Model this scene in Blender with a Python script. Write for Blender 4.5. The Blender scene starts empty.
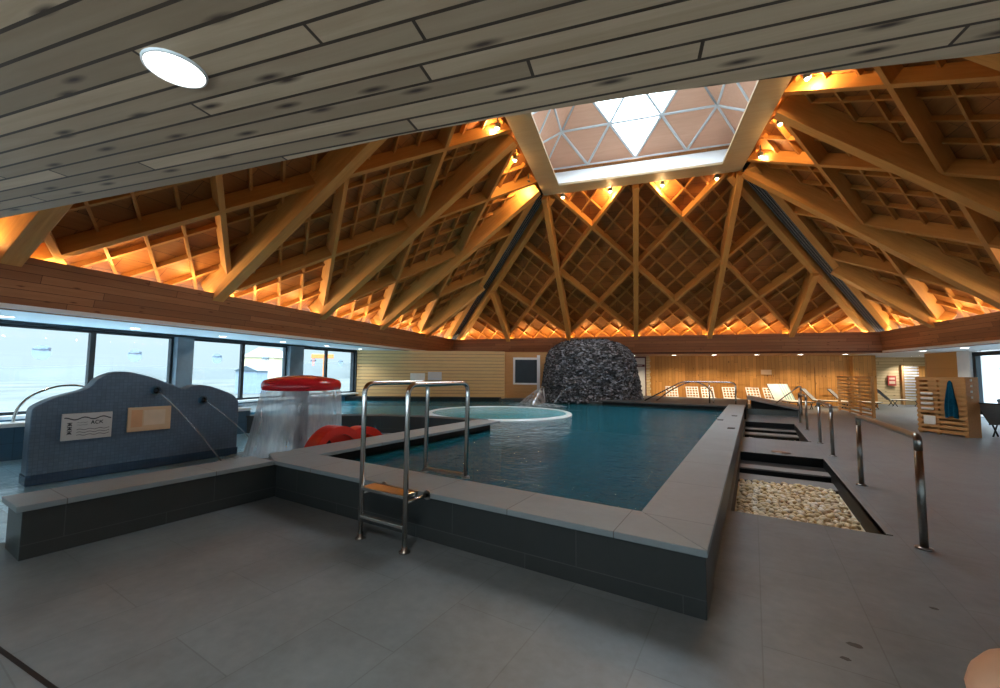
import bpy, math, random
from mathutils import Matrix, Vector, Euler
random.seed(7)
PI = math.pi
S = bpy.context.scene
COL = S.collection

# ------------------------------------------------------------------ camera
cam_d = bpy.data.cameras.new('camera')
cam_d.sensor_width = 36.0
cam_d.lens = 36.0 * 412 / 1000
cam_d.clip_start = 0.01
cam = bpy.data.objects.new('camera', cam_d)
COL.objects.link(cam)
cam.matrix_world = (Matrix.Translation((0, 0, 1.6)) @ Matrix.Rotation(math.radians(31.5), 4, 'Z')
                    @ Matrix.Rotation(math.radians(94.0), 4, 'X') @ Matrix.Rotation(math.radians(0.45), 4, 'Z'))
S.camera = cam
# ------------------------------------------------------------------ view + world
S.view_settings.view_transform = 'Standard'
S.view_settings.look = 'None'
S.view_settings.gamma = 1.0
S.view_settings.use_curve_mapping = False
S.view_settings.exposure = 0.48
S.cycles.use_denoising = True
S.cycles.max_bounces = 8
S.cycles.diffuse_bounces = 5
S.cycles.glossy_bounces = 4
S.cycles.transparent_max_bounces = 24
S.cycles.sample_clamp_indirect = 4.0
W = bpy.data.worlds.new('sky'); S.world = W
W.use_nodes = True
wn = W.node_tree.nodes; wl_ = W.node_tree.links
wbg = wn['Background']
wtc = wn.new('ShaderNodeTexCoord'); wsep = wn.new('ShaderNodeSeparateXYZ'); wr = wn.new('ShaderNodeValToRGB')
wl_.new(wtc.outputs['Generated'], wsep.inputs[0]); wl_.new(wsep.outputs[2], wr.inputs[0]); wl_.new(wr.outputs[0], wbg.inputs[0])
e_ = wr.color_ramp.elements
e_[0].position = .5; e_[0].color = (.58, .71, .77, 1)
e_[1].position = 1.0; e_[1].color = (11, 12.2, 13.6, 1)
e2 = e_.new(.66); e2.color = (.68, .83, .90, 1)
e3 = e_.new(.82); e3.color = (5.5, 6.3, 7.1, 1)
wm_ = wn.new('ShaderNodeMath'); wm_.operation = 'MULTIPLY_ADD'; wm_.inputs[1].default_value = .5; wm_.inputs[2].default_value = .5
wl_.new(wsep.outputs[2], wm_.inputs[0]); wl_.new(wm_.outputs[0], wr.inputs[0])
wbg.inputs[1].default_value = 1.0

# ------------------------------------------------------------------ building frame (turned from the pool's axes)
TH = math.radians(13.8)
CC = Vector((-2.7, 12.03, 0))
HB = 10.6          # half size of the roof opening at the soffit
B = 10.35          # half size at the top of the fascia
ZT = 3.57
ZB = 2.65          # soffit height
SK, HK = 3.5, 8.7  # skylight frame half size and height
M_B = Matrix.Translation(CC) @ Matrix.Rotation(TH, 4, 'Z')
def bw(a, b, z): return M_B @ Vector((a, b, z))

# ------------------------------------------------------------------ mesh helpers
class MB:
    def __init__(s): s.v = []; s.f = []; s.mi = []; s.sm = []
    def add(s, vs, fs, mi=0, smooth=False):
        n = len(s.v); s.v += [tuple(v) for v in vs]
        for f in fs: s.f.append([i + n for i in f]); s.mi.append(mi); s.sm.append(smooth)
        return s
    def box(s, x0, x1, y0, y1, z0, z1, M=None, mi=0):
        vs = [Vector(p) for p in ((x0,y0,z0),(x1,y0,z0),(x1,y1,z0),(x0,y1,z0),(x0,y0,z1),(x1,y0,z1),(x1,y1,z1),(x0,y1,z1))]
        if M is not None: vs = [M @ v for v in vs]
        return s.add(vs, [(3,2,1,0),(4,5,6,7),(0,1,5,4),(1,2,6,5),(2,3,7,6),(3,0,4,7)], mi)
    def prism(s, pts, z0, z1, M=None, mi=0):
        a = sum(p[0]*q[1]-q[0]*p[1] for p, q in zip(pts, pts[1:]+pts[:1]))
        if a < 0: pts = pts[::-1]
        n = len(pts); vs = [Vector((p[0],p[1],z0)) for p in pts] + [Vector((p[0],p[1],z1)) for p in pts]
        if M is not None: vs = [M @ v for v in vs]
        return s.add(vs, [tuple(range(n-1,-1,-1)), tuple(range(n,2*n))] + [(i,(i+1)%n,n+(i+1)%n,n+i) for i in range(n)], mi)
    def lathe(s, prof, n=24, c=(0,0,0), mi=0, smooth=True, caps=True):
        vs = []; m = len(prof)
        for r, z in prof:
            for k in range(n):
                t = 2*PI*k/n; vs.append((c[0]+r*math.cos(t), c[1]+r*math.sin(t), c[2]+z))
        fs = [(i*n+k, i*n+(k+1)%n, (i+1)*n+(k+1)%n, (i+1)*n+k) for i in range(m-1) for k in range(n)]
        s.add(vs, fs, mi, smooth)
        if caps:
            b = len(s.v)-m*n
            for q, rev in ((0, True), (m-1, False)):
                if prof[q][0] > 1e-5:
                    f = [b+q*n+k for k in range(n)]; s.f.append(f[::-1] if rev else f); s.mi.append(mi); s.sm.append(False)
        return s
    def tube(s, pts, r, n=10, mi=0, caps=True, closed=False):
        P = [Vector(p) for p in pts]; m = len(P)
        rr = r if isinstance(r, (list, tuple)) else [r]*m
        T = []
        for i in range(m):
            if closed: d = P[(i+1)%m]-P[i-1]
            elif i == 0: d = P[1]-P[0]
            elif i == m-1: d = P[-1]-P[-2]
            else: d = (P[i+1]-P[i]).normalized()+(P[i]-P[i-1]).normalized()
            T.append(d.normalized())
        up = Vector((0,0,1)) if abs(T[0].z) < .9 else Vector((1,0,0))
        N = (up - T[0]*up.dot(T[0])).normalized(); vs = []
        for i in range(m):
            if i: N = (N - T[i]*N.dot(T[i])).normalized()
            Bn = T[i].cross(N)
            for k in range(n):
                t = 2*PI*k/n; vs.append(P[i]+(N*math.cos(t)+Bn*math.sin(t))*rr[i])
        L = m if closed else m-1
        fs = [(i*n+k, i*n+(k+1)%n, ((i+1)%m)*n+(k+1)%n, ((i+1)%m)*n+k) for i in range(L) for k in range(n)]
        s.add(vs, fs, mi, True)
        if caps and not closed:
            b = len(s.v)-m*n
            s.f.append([b+k for k in range(n)][::-1]); s.mi.append(mi); s.sm.append(False)
            s.f.append([b+(m-1)*n+k for k in range(n)]); s.mi.append(mi); s.sm.append(False)
        return s
    def build(s, name, mats, parent=None, M=None, bevel=0, seg=2):
        me = bpy.data.meshes.new(name); me.from_pydata(s.v, [], s.f)
        if not isinstance(mats, (list, tuple)): mats = [mats]
        for m in mats: me.materials.append(m)
        me.polygons.foreach_set('material_index', s.mi); me.polygons.foreach_set('use_smooth', s.sm); me.update()
        o = bpy.data.objects.new(name, me); COL.objects.link(o)
        if M is not None: o.matrix_world = M
        if parent is not None:
            o.parent = parent
        if bevel:
            md = o.modifiers.new('bevel', 'BEVEL'); md.width = bevel; md.segments = seg; md.limit_method = 'ANGLE'; md.angle_limit = .7
        return o

def fillet(pts, r, k=5):
    P = [Vector(p) for p in pts]; out = [P[0]]
    for i in range(1, len(P)-1):
        a, b, c = P[i-1], P[i], P[i+1]
        rr = min(r, (a-b).length*.45, (c-b).length*.45)
        p0 = b+(a-b).normalized()*rr; p1 = b+(c-b).normalized()*rr
        for j in range(k+1):
            t = j/k; out.append(p0*(1-t)**2+b*2*t*(1-t)+p1*t*t)
    return out+[P[-1]]

def tag(o, label=None, cat=None, group=None, kind=None):
    if label: o['label'] = label
    if cat: o['category'] = cat
    if group: o['group'] = group
    if kind: o['kind'] = kind
    return o
def empty(name, loc=(0,0,0), rz=0, M=None):
    o = bpy.data.objects.new(name, None); COL.objects.link(o); o.empty_display_size = .1
    if M is not None: o.matrix_world = M
    else: o.location = loc; o.rotation_euler = (0,0,rz)
    return o
def copy_tree(o, parent=None):
    c = o.copy(); COL.objects.link(c)
    if parent is not None: c.parent = parent
    for ch in list(o.children): copy_tree(ch, c)
    return c
def struct(o): o['kind'] = 'structure'; return o

# ------------------------------------------------------------------ materials
class NT:
    def __init__(s, name):
        s.m = bpy.data.materials.new(name); s.m.use_nodes = True
        s.t = s.m.node_tree; s.t.nodes.clear()
        s.out = s.n('OutputMaterial')
    def n(s, typ, props=None, **ins):
        nd = s.t.nodes.new('ShaderNode'+typ)
        for k, v in (props or {}).items(): setattr(nd, k, v)
        for k, v in ins.items():
            k = k.replace('_', ' ')
            key = int(k[1:]) if k[0] == 'i' and k[1:].isdigit() else k
            s.set(nd.inputs[key], v)
        return nd
    def set(s, inp, v):
        if isinstance(v, bpy.types.NodeSocket): s.t.links.new(v, inp)
        elif isinstance(v, bpy.types.Node): s.t.links.new(v.outputs[0], inp)
        else:
            if isinstance(v, tuple) and len(v) == 3 and inp.type == 'RGBA': v = v+(1,)
            inp.default_value = v
    def math(s, op, a, b=0.0, c=0.0):
        return s.n('Math', {'operation': op}, i0=a, i1=b, i2=c).outputs[0]
    def mix(s, f, a, b, mode='MIX'):
        nd = s.n('Mix', {'data_type': 'RGBA', 'blend_type': mode}); s.set(nd.inputs[0], f); s.set(nd.inputs[6], a); s.set(nd.inputs[7], b)
        return nd.outputs[2]
    def ramp(s, f, stops):
        nd = s.n('ValToRGB'); s.set(nd.inputs[0], f); e = nd.color_ramp.elements
        while len(e) < len(stops): e.new(.5)
        for el, (p, c) in zip(e, stops):
            el.position = p; el.color = (c if isinstance(c, tuple) else (c,c,c))+(1,)
        return nd.outputs[0]
    def coord(s, which='Object'): return s.n('TexCoord').outputs[which]
    def noise(s, vec, scale, detail=4, rough=.55, dist=0.0):
        return s.n('TexNoise', Vector=vec, Scale=scale, Detail=detail, Roughness=rough, Distortion=dist)
    def mapping(s, vec, scale=(1,1,1), rot=(0,0,0), loc=(0,0,0)):
        return s.n('Mapping', Vector=vec, Scale=scale, Rotation=rot, Location=loc).outputs[0]
    def bump(s, h, strength=.3, dist=.01):
        return s.n('Bump', Height=h, Strength=strength, Distance=dist).outputs[0]
    def pbr(s, color, rough=.5, metal=0.0, normal=None, spec=.5, **kw):
        b = s.n('BsdfPrincipled', Base_Color=color, Roughness=rough, Metallic=metal)
        b.inputs['Specular IOR Level'].default_value = spec
        if normal is not None: s.set(b.inputs['Normal'], normal)
        for k, v in kw.items(): s.set(b.inputs[k.replace('_', ' ')], v)
        s.t.links.new(b.outputs[0], s.out.inputs[0]); return s.m

def plain(name, color, rough=.5, metal=0.0, var=.12, scale=6.0, bump=.1, spec=.5):
    t = NT(name); c = t.coord(); nz = t.noise(c, scale)
    dark = tuple(x*(1-var) for x in color); lite = tuple(min(1, x*(1+var)) for x in color)
    col = t.ramp(nz.outputs[0], [(.3, dark), (.7, lite)])
    return t.pbr(col, rough, metal, t.bump(nz.outputs[0], bump, .005), spec)

def emis(name, color, strength):
    t = NT(name); e = t.n('Emission', Color=color, Strength=strength); t.t.links.new(e.outputs[0], t.out.inputs[0]); return t.m

def wood(name, c1, c2, rough=.55, s=1.0, axis=0):
    """solid timber, grain along the object's own axis"""
    t = NT(name); c = t.coord()
    sc = [9*s]*3; sc[axis] = .8*s
    rnd = t.n('ObjectInfo').outputs['Random']
    cc = t.n('VectorMath', {'operation': 'ADD'}, i0=t.mapping(c, tuple(sc)), i1=t.n('CombineXYZ', X=t.math('MULTIPLY', rnd, 37.0), Y=t.math('MULTIPLY', rnd, 11.0)).outputs[0]).outputs[0]
    nz = t.noise(cc, 1.6, 5, .6, .6)
    col = t.ramp(nz.outputs[0], [(.28, c1), (.72, c2)])
    col = t.mix(t.math('MULTIPLY', rnd, .35), col, tuple(x*.7 for x in c2))
    return t.pbr(col, rough, 0, t.bump(nz.outputs[0], .15, .004), .3)

def planks(name, lax, wax, width, length, c1, c2, gap=(.02,.012,.006), gapw=.03, knots=0.0, rough=.5, var=.5, spec=.3, knotc=(.05,.025,.012)):
    t = NT(name); c = t.coord(); sp = t.n('SeparateXYZ', Vector=c)
    l, w = sp.outputs[lax], sp.outputs[wax]
    u = t.math('DIVIDE', w, width); row = t.math('FLOOR', u); fu = t.math('FRACT', u)
    off = t.n('TexWhiteNoise', {'noise_dimensions': '1D'}, W=row)
    v = t.math('ADD', t.math('DIVIDE', l, length), t.math('MULTIPLY', off.outputs[0], 7.3)); idx = t.math('FLOOR', v); fv = t.math('FRACT', v)
    cell = t.n('CombineXYZ', X=row, Y=idx, Z=3.7)
    rn = t.n('TexWhiteNoise', {'noise_dimensions': '3D'}, Vector=cell.outputs[0])
    # grain
    gv = t.n('CombineXYZ', X=t.math('ADD', t.math('MULTIPLY', l, .9), t.math('MULTIPLY', rn.outputs[0], 50.0)), Y=t.math('MULTIPLY', w, 14.0), Z=t.math('MULTIPLY', rn.outputs[0], 9.0))
    nz = t.noise(gv.outputs[0], 1.5, 5, .6, .8)
    col = t.ramp(nz.outputs[0], [(.25, c1), (.75, c2)])
    col = t.mix(t.math('MULTIPLY', rn.outputs[0], var), col, tuple(x*.45 for x in c1))
    if knots:
        kv = t.n('CombineXYZ', X=t.math('MULTIPLY', l, 2.6), Y=t.math('MULTIPLY', w, 10.5), Z=0.0)
        vo = t.n('TexVoronoi', {'feature': 'F1', 'voronoi_dimensions': '2D'}, Vector=kv.outputs[0], Scale=1.0)
        has = t.math('LESS_THAN', t.n('SeparateColor', Color=vo.outputs['Color']).outputs[0], knots)
        kd = t.math('MULTIPLY', t.ramp(vo.outputs['Distance'], [(.04, 1.0), (.20, 0.0)]), has)
        col = t.mix(kd, col, knotc)
    eu = t.math('MINIMUM', fu, t.math('SUBTRACT', 1.0, fu)); ev = t.math('MULTIPLY', t.math('MINIMUM', fv, t.math('SUBTRACT', 1.0, fv)), length/width)
    g = t.math('LESS_THAN', t.math('MINIMUM', eu, ev), gapw)
    col = t.mix(g, col, gap)
    h = t.math('SUBTRACT', t.math('MULTIPLY', nz.outputs[0], .2), g)
    return t.pbr(col, rough, 0, t.bump(h, .4, .006), spec)

def tiles(name, tw, th, c1, c2, grout, rough=.35, mortar=.006, axes=(0,1), spec=.5, offset=.5, var=.6, bumps=.2, rough_var=0.0, nscale=2.2, rowoff=0.0):
    t = NT(name); c = t.coord(); sp = t.n('SeparateXYZ', Vector=c)
    vec = t.n('CombineXYZ', X=sp.outputs[axes[0]], Y=t.math('ADD', sp.outputs[axes[1]], rowoff)).outputs[0]
    br = t.n('TexBrick', {'offset': offset}, Vector=vec, Color1=c1, Color2=c2, Mortar=grout, Scale=1.0, Mortar_Size=mortar, Mortar_Smooth=.1, Bias=0.0, Brick_Width=tw, Row_Height=th)
    nz = t.noise(c, nscale, 6, .6, .3)
    n2 = t.noise(c, nscale*6, 4, .6)
    f = t.math('ADD', t.math('MULTIPLY', nz.outputs[0], .7), t.math('MULTIPLY', n2.outputs[0], .3))
    col = t.mix(1.0, br.outputs[0], t.ramp(f, [(.3, 1-var*.5), (.7, 1.0)]), 'MULTIPLY')
    r = t.math('ADD', rough, t.math('MULTIPLY', nz.outputs[0], rough_var))
    h = t.math('SUBTRACT', t.math('MULTIPLY', n2.outputs[0], .15), br.outputs[1])
    return t.pbr(col, r, 0, t.bump(h, bumps, .004), spec)

M = {}
M['floor'] = tiles('floor_tile', 1.2, .6, (.205,.246,.268), (.188,.226,.247), (.150,.182,.198), .36, .004, (1,0), .5, .5, .8, .15, .12)
M['pooltile'] = tiles('dark_pool_tile', 1.2, .60, (.045,.052,.052), (.036,.043,.044), (.085,.09,.09), .38, .004, (0,2), .45, .37, .4, rowoff=.48)
M['pooltile_y'] = tiles('dark_pool_tile_side', 1.2, .60, (.045,.052,.052), (.036,.043,.044), (.085,.09,.09), .38, .004, (1,2), .45, .37, .4, rowoff=.48)
M['coping'] = tiles('coping_stone', .9, 5.0, (.30,.362,.385), (.275,.332,.352), (.14,.147,.145), .42, .004, (0,1), .45, 0.0, .35)
M['coping_y'] = tiles('coping_stone_side', 1.2, 5.0, (.30,.362,.385), (.275,.332,.352), (.14,.147,.145), .42, .004, (1,0), .45, 0.0, .35)
M['basin'] = tiles('basin_mosaic', .3, .3, (.010,.21,.30), (.009,.185,.27), (.008,.13,.19), .4, .012, (0,1), .3, 0.0, .4)
M['basin_kids'] = tiles('kids_basin_mosaic', .2, .2, (.46,.70,.83), (.42,.65,.78), (.35,.56,.68), .4, .01, (0,1), .3, 0.0, .3)
M['blue_tile'] = tiles('slate_blue_mosaic', .05, .05, (.135,.205,.285), (.11,.17,.245), (.09,.145,.21), .42, .003, (1,2), .4, 0.0, .5, .2, 0, 4.0)
M['blue_dark'] = tiles('dark_blue_mosaic', .05, .05, (.05,.10,.17), (.04,.085,.15), (.035,.075,.13), .25, .003, (1,2), .5, 0.0, .5, .2, 0, 4.0)
M['bluewall'] = tiles('deep_blue_tile', .3, .3, (.05,.13,.21), (.04,.11,.18), (.03,.08,.13), .35, .006, (1,2), .4, 0.0, .3)
M['soffit_wood'] = planks('knotty_soffit_planks', 0, 1, .085, 2.6, (.53,.355,.215), (.71,.515,.335), (.075,.048,.03), .07, .42, .5, .75, .3, (.09,.055,.04))
M['fascia'] = planks('reddish_fascia_planks', 0, 2, .15, 3.4, (.32,.13,.055), (.42,.185,.08), (.09,.03,.012), .03, .07, .5, .5, .3, (.12,.04,.015))
M['fascia_soffit'] = planks('reddish_soffit_planks', 0, 1, .15, 3.4, (.38,.17,.06), (.48,.235,.09), (.09,.03,.012), .03, .07, .5, .4)
M['deck'] = planks('roof_deck_boards', 0, 1, .42, .9, (.30,.112,.027), (.39,.155,.04), (.10,.036,.01), .012, 0, .6, .45)
M['glulam'] = wood('glulam_timber', (.52,.235,.055), (.67,.335,.09), .5)
M['brace'] = wood('brace_timber', (.48,.205,.047), (.60,.285,.072), .55)
M['batten'] = wood('batten_timber', (.42,.175,.04), (.53,.245,.06), .6, 1.0)
M['frame_ply'] = wood('pale_plywood', (.42,.31,.18), (.50,.385,.235), .5, .7)
M['slat_tan'] = wood('tan_slat_timber', (.62,.40,.17), (.74,.50,.235), .5, 1.2)
M['panel_wood'] = planks('golden_wall_boards', 2, 0, .18, 1.5, (.56,.255,.062), (.68,.34,.095), (.24,.10,.03), .03, .05, .5, .45)
M['panel_h'] = planks('pale_wall_boards', 0, 2, .16, 2.4, (.66,.50,.27), (.76,.60,.35), (.35,.24,.11), .06, .04, .5, .3)
M['pallet'] = wood('pallet_pine', (.50,.26,.095), (.62,.35,.14), .55, 1.5)
M['plaster'] = plain('white_plaster', (.72,.73,.72), .7, 0, .03, 5, .05, .2)
M['white'] = plain('white_paint', (.8,.8,.79), .45, 0, .03, 5, .03)
M['gray_metal'] = plain('slate_grey_metal', (.10,.14,.17), .4, .2, .1, 5, .02)
M['dark_metal'] = plain('dark_window_metal', (.02,.028,.034), .35, .3, .1, 5, .02)
M['steel'] = plain('brushed_steel', (.62,.61,.58), .22, 1.0, .06, 30, .02)
M['dark_steel'] = plain('dark_brushed_steel', (.30,.285,.265), .28, 1.0, .08, 30, .02)
M['black'] = plain('black_stone', (.008,.009,.010), .5, 0, .2, 6, .05, .3)
M['dkgrey'] = plain('dark_grey_stone', (.055,.06,.06), .5, 0, .2, 6, .05, .3)
M['grey_ledge'] = plain('grey_ledge_stone', (.22,.22,.215), .5, 0, .1, 6, .05, .3)
M['greenface'] = plain('greenish_grey_tile', (.075,.095,.095), .4, 0, .1, 6, .05)
M['red'] = plain('red_gloss_plastic', (.55,.012,.022), .22, 0, .08, 6, .01)
M['redtoy'] = plain('red_orange_plastic', (.72,.03,.015), .3, 0, .06, 6, .01)
M['orange'] = plain('orange_plastic', (.80,.13,.03), .35, 0, .06, 6, .01)
M['ochre'] = plain('mosaic_post', (.035,.04,.05), .4, 0, .6, 18, .1)
M['towel_blue'] = plain('blue_towel_cloth', (.006,.085,.15), .9, 0, .25, 25, .5, .1)
M['towel_white'] = plain('white_towel_cloth', (.78,.76,.70), .9, 0, .05, 30, .4, .1)
M['sling'] = plain('grey_sling_fabric', (.30,.32,.33), .8, 0, .08, 40, .2, .2)
M['cream'] = plain('cream_seat', (.70,.66,.55), .6, 0, .05, 20, .1)
M['pvc'] = plain('white_garden_plastic', (.80,.79,.72), .45, 0, .04, 10, .03)
M['red_sign'] = plain('red_sign_paint', (.42,.05,.035), .5, 0, .05, 6, .01)
M['maroon'] = plain('maroon_sign_paint', (.10,.01,.012), .5, 0, .05, 6, .01)
M['sign_ink'] = plain('sign_ink', (.03,.035,.05), .6, 0, .1, 6, .01)
M['sign_white'] = plain('sign_board', (.62,.62,.62), .45, 0, .03, 6, .01)
M['sign_orange'] = plain('orange_sign_board', (.72,.50,.31), .45, 0, .06, 3, .01)
M['sign_peach'] = plain('peach_sign_field', (.78,.60,.44), .45, 0, .08, 4, .01)
M['sign_deep'] = plain('deep_orange_sign_field', (.72,.38,.20), .45, 0, .08, 4, .01)
M['snow'] = plain('pale_outdoor_ground', (.085,.095,.088), .9, 0, .3, .12, .02, .1)
M['pinkply'] = wood('pinkish_dome_boards', (.72,.41,.27), (.80,.48,.33), .6, .8)
M['rib'] = plain('white_dome_rib', (.62,.66,.68), .4, .1, .05, 5, .02)
M['skin'] = plain('skin', (.70,.37,.22), .5, 0, .08, 60, .1)
M['nail'] = plain('fingernail', (.66,.38,.29), .3, 0, .05, 40, .02)
M['rim_white'] = plain('white_jacuzzi_rim', (.74,.84,.86), .3, 0, .05, 8, .02)
M['basin_turq'] = plain('turquoise_basin', (.08,.55,.66), .4, 0, .08, 5, .02)
M['tray_mesh'] = tiles('perforated_tray', .06, .09, (.55,.55,.52), (.45,.45,.43), (.02,.02,.02), .5, .022, (0,1), .4, .5, .3)
M['lamp_white'] = emis('downlight_glow', (1,.95,.86), 14.0)
M['lamp_near'] = emis('near_downlight_glow', (1,.97,.90), 16.0)
M['lamp_warm'] = emis('roof_spot_glow', (1,.72,.36), 30.0)
M['led'] = emis('warm_led_strip', (1,.62,.22), 30.0)

def m_rock():
    t = NT('slate_chips'); c = t.coord()
    v = t.n('TexVoronoi', {'feature': 'F1'}, Vector=t.mapping(c, (1,1,1.7)), Scale=9.5)
    g = t.n('SeparateColor', Color=v.outputs['Color']).outputs[0]
    rnd = t.noise(c, 9, 5)
    col = t.ramp(t.math('ADD', t.math('MULTIPLY', g, .7), t.math('MULTIPLY', rnd.outputs[0], .3)), [(.25, (.016,.018,.022)), (.55, (.06,.066,.078)), (.85, (.27,.29,.33))])
    return t.pbr(col, .55, 0, t.bump(rnd.outputs[0], .5, .02), .4)
M['rock'] = m_rock()

def m_pebble():
    t = NT('river_pebble'); r = t.n('ObjectInfo').outputs['Random']; c = t.coord()
    nz = t.noise(c, 60, 3)
    col = t.ramp(r, [(0, (.66,.48,.22)), (.3, (.82,.72,.52)), (.6, (.74,.56,.28)), (1, (.88,.84,.74))])
    return t.pbr(t.mix(t.math('MULTIPLY', nz.outputs[0], .3), col, (.45,.33,.2)), .45)
M['pebble'] = m_pebble()
def m_pebble_bed():
    t = NT('river_pebbles_mixed'); c = t.coord()
    v = t.n('TexVoronoi', {'feature': 'F1'}, Vector=c, Scale=11.0)
    g = t.n('SeparateColor', Color=v.outputs['Color']).outputs[0]
    return t.pbr(t.ramp(g, [(0, (.66,.48,.22)), (.3, (.82,.72,.52)), (.6, (.74,.56,.28)), (1, (.88,.84,.74))]), .45)
M['pebble_bed'] = m_pebble_bed()

def m_water(name, tint, scale=3.0, bump=.35, base=.0, murk=(.02,.13,.18), murk_f=.0):
    t = NT(name); c = t.coord()
    n1 = t.noise(c, scale, 4, .55, .6); n2 = t.noise(t.mapping(c, (1,1.7,1)), scale*3.2, 3, .5)
    h = t.math('ADD', n1.outputs[0], t.math('MULTIPLY', n2.outputs[0], .35))
    nrm = t.bump(h, bump, .05)
    fr = t.n('LayerWeight', Blend=.5); t.set(fr.inputs['Normal'], nrm)
    fz = t.math('MULTIPLY_ADD', t.math('POWER', fr.outputs['Facing'], 5.0), .62, .022)
    tr = t.n('BsdfTransparent', Color=tint); gl = t.n('BsdfGlossy', Color=(1,1,1), Roughness=.03); t.set(gl.inputs['Normal'], nrm)
    df = t.n('BsdfDiffuse', Color=murk); t.set(df.inputs['Normal'], nrm); ms = t.n('MixShader', Fac=murk_f); t.set(ms.inputs[1], tr.outputs[0]); t.set(ms.inputs[2], df.outputs[0])
    mx = t.n('MixShader'); t.set(mx.inputs[0], t.math('ADD', fz, base)); t.set(mx.inputs[1], ms.outputs[0]); t.set(mx.inputs[2], gl.outputs[0])
    t.t.links.new(mx.outputs[0], t.out.inputs[0]); return t.m
M['water'] = m_water('pool_water', (.62,.86,.92), 2.2, 1.0, 0.0, (.012,.165,.225), .5)
M['water_kids'] = m_water('shallow_water', (.85,.95,.98), 4.0, .30, .10)
M['water_jac'] = m_water('whirlpool_water', (.85,.97,.98), 5.0, .5, 0.0, (.04,.42,.52), .7)

def m_glass():
    t = NT('window_glass'); fr = t.n('LayerWeight', Blend=.5); fz = t.math('MULTIPLY_ADD', t.math('POWER', fr.outputs['Facing'], 5.0), .5, .02)
    tr = t.n('BsdfTransparent', Color=(.93,.98,1.0)); gl = t.n('BsdfGlossy', Roughness=.01)
    mx = t.n('MixShader'); t.set(mx.inputs[0], fz); t.set(mx.inputs[1], tr.outputs[0]); t.set(mx.inputs[2], gl.outputs[0])
    t.t.links.new(mx.outputs[0], t.out.inputs[0]); return t.m
M['glass'] = m_glass()
def m_film(name, col, a, streak=None, lo=.15):
    t = NT(name); c = t.coord()
    f = a
    if streak:
        nz = t.noise(t.mapping(c, streak), 1.0, 5, .65)
        f = t.math('MULTIPLY', t.ramp(nz.outputs[0], [(.32, lo), (.68, 1.0)]), a)
    tr = t.n('BsdfTransparent', Color=(1,1,1)); d = t.n('BsdfDiffuse', Color=col); tl = t.n('BsdfTranslucent', Color=col); gl = t.n('BsdfGlossy', Roughness=.15)
    m1 = t.n('MixShader', Fac=.7); t.set(m1.inputs[1], d.outputs[0]); t.set(m1.inputs[2], tl.outputs[0])
    m2 = t.n('MixShader', Fac=.2); t.set(m2.inputs[1], m1.outputs[0]); t.set(m2.inputs[2], gl.outputs[0])
    m3 = t.n('MixShader'); t.set(m3.inputs[0], f); t.set(m3.inputs[1], tr.outputs[0]); t.set(m3.inputs[2], m2.outputs[0])
    t.t.links.new(m3.outputs[0], t.out.inputs[0]); return t.m
M['curtain'] = m_film('falling_water_sheet', (.82,.92,1.0), .54, (7,7,1.6), lo=.55)
M['spray'] = m_film('water_spray', (.85,.92,.97), .75, (10,10,2))
M['jet'] = m_film('water_jet', (.75,.83,.88), .35)
M['foam'] = m_film('water_foam', (.85,.92,.95), .8, (6,6,6))
M['sticker'] = m_film('pale_sticker', (.45,.60,.76), .30)
M['sticker_ink'] = m_film('sticker_mark', (.10,.16,.26), .5)

# =================================================================== SETTING
# ---- floor with holes (world axes follow the pool)
PX0, PX1, PY0 = -5.25, -0.29, 3.08
PIT = [(-.27, 1.10, 5.68, 10.10), (-.27, 1.10, 12.45, 16.65)]
holes = PIT + [(-5.7, -.35, 3.2, 17.4), (-13.6, -5.7, 8.25, 17.0)]
xs = sorted({-24., -13.6, -5.7, -.35, -.27, 1.10, 16.}); ys = sorted({-6., 3.2, 5.68, 8.25, 10.10, 12.45, 16.65, 17.0, 17.4, 40.})
fb = MB()
for i in range(len(xs)-1):
    for j in range(len(ys)-1):
        cx, cy = (xs[i]+xs[i+1])/2, (ys[j]+ys[j+1])/2
        if any(h[0] < cx < h[1] and h[2] < cy < h[3] for h in holes): continue
        x0, x1, y0, y1 = xs[i], xs[i+1], ys[j], ys[j+1]
        fb.add([(x0,y0,0),(x1,y0,0),(x1,y1,0),(x0,y1,0)], [(0,1,2,3)])
struct(fb.build('floor', M['floor']))

# ---- pool walls + copings
def wallbox(x0, x1, y0, y1, z0, z1, mat, name='wall_pool', bevel=.006):
    return struct(MB().box(x0,x1,y0,y1,z0,z1).build(name, mat, bevel=bevel))
wallbox(-5.25, -.30, 3.10, 3.62, -1.2, .405, M['pooltile'], 'wall_pool_front')
wallbox(-.80, -.31, 3.62, 18.35, -1.2, .405, M['pooltile_y'], 'wall_pool_right')
wallbox(-5.77, -5.27, .94, 3.62, -.3, .405, M['pooltile_y'], 'wall_pool_left')
wallbox(-5.80, -5.40, 3.62, 8.40, -1.2, .405, M['black'], 'wall_pool_partition')
wallbox(-5.40, -5.05, 3.64, 8.30, -1.2, .16, M['dkgrey'], 'wall_pool_ledge')
struct(MB().prism([(-5.25,3.07),(-.285,3.07),(-.83,3.64),(-5.15,3.64),(-5.75,3.64),(-5.79,3.3)], .405, .455).build('trim_1', M['coping'], bevel=.006))
struct(MB().prism([(-.285,3.07),(-.285,18.38),(-.83,18.38),(-.83,3.64)], .405, .455).build('trim_2', M['coping_y'], bevel=.006))
struct(MB().box(-5.80,-5.245,.90,3.07,.405,.455).build('trim_3', M['coping_y'], bevel=.006))
struct(MB().prism([(-5.80,3.64),(-5.17,3.64),(-5.17,8.48),(-5.80,8.48)], .405, .455).build('trim_4', M['coping_y'], bevel=.006))
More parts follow.
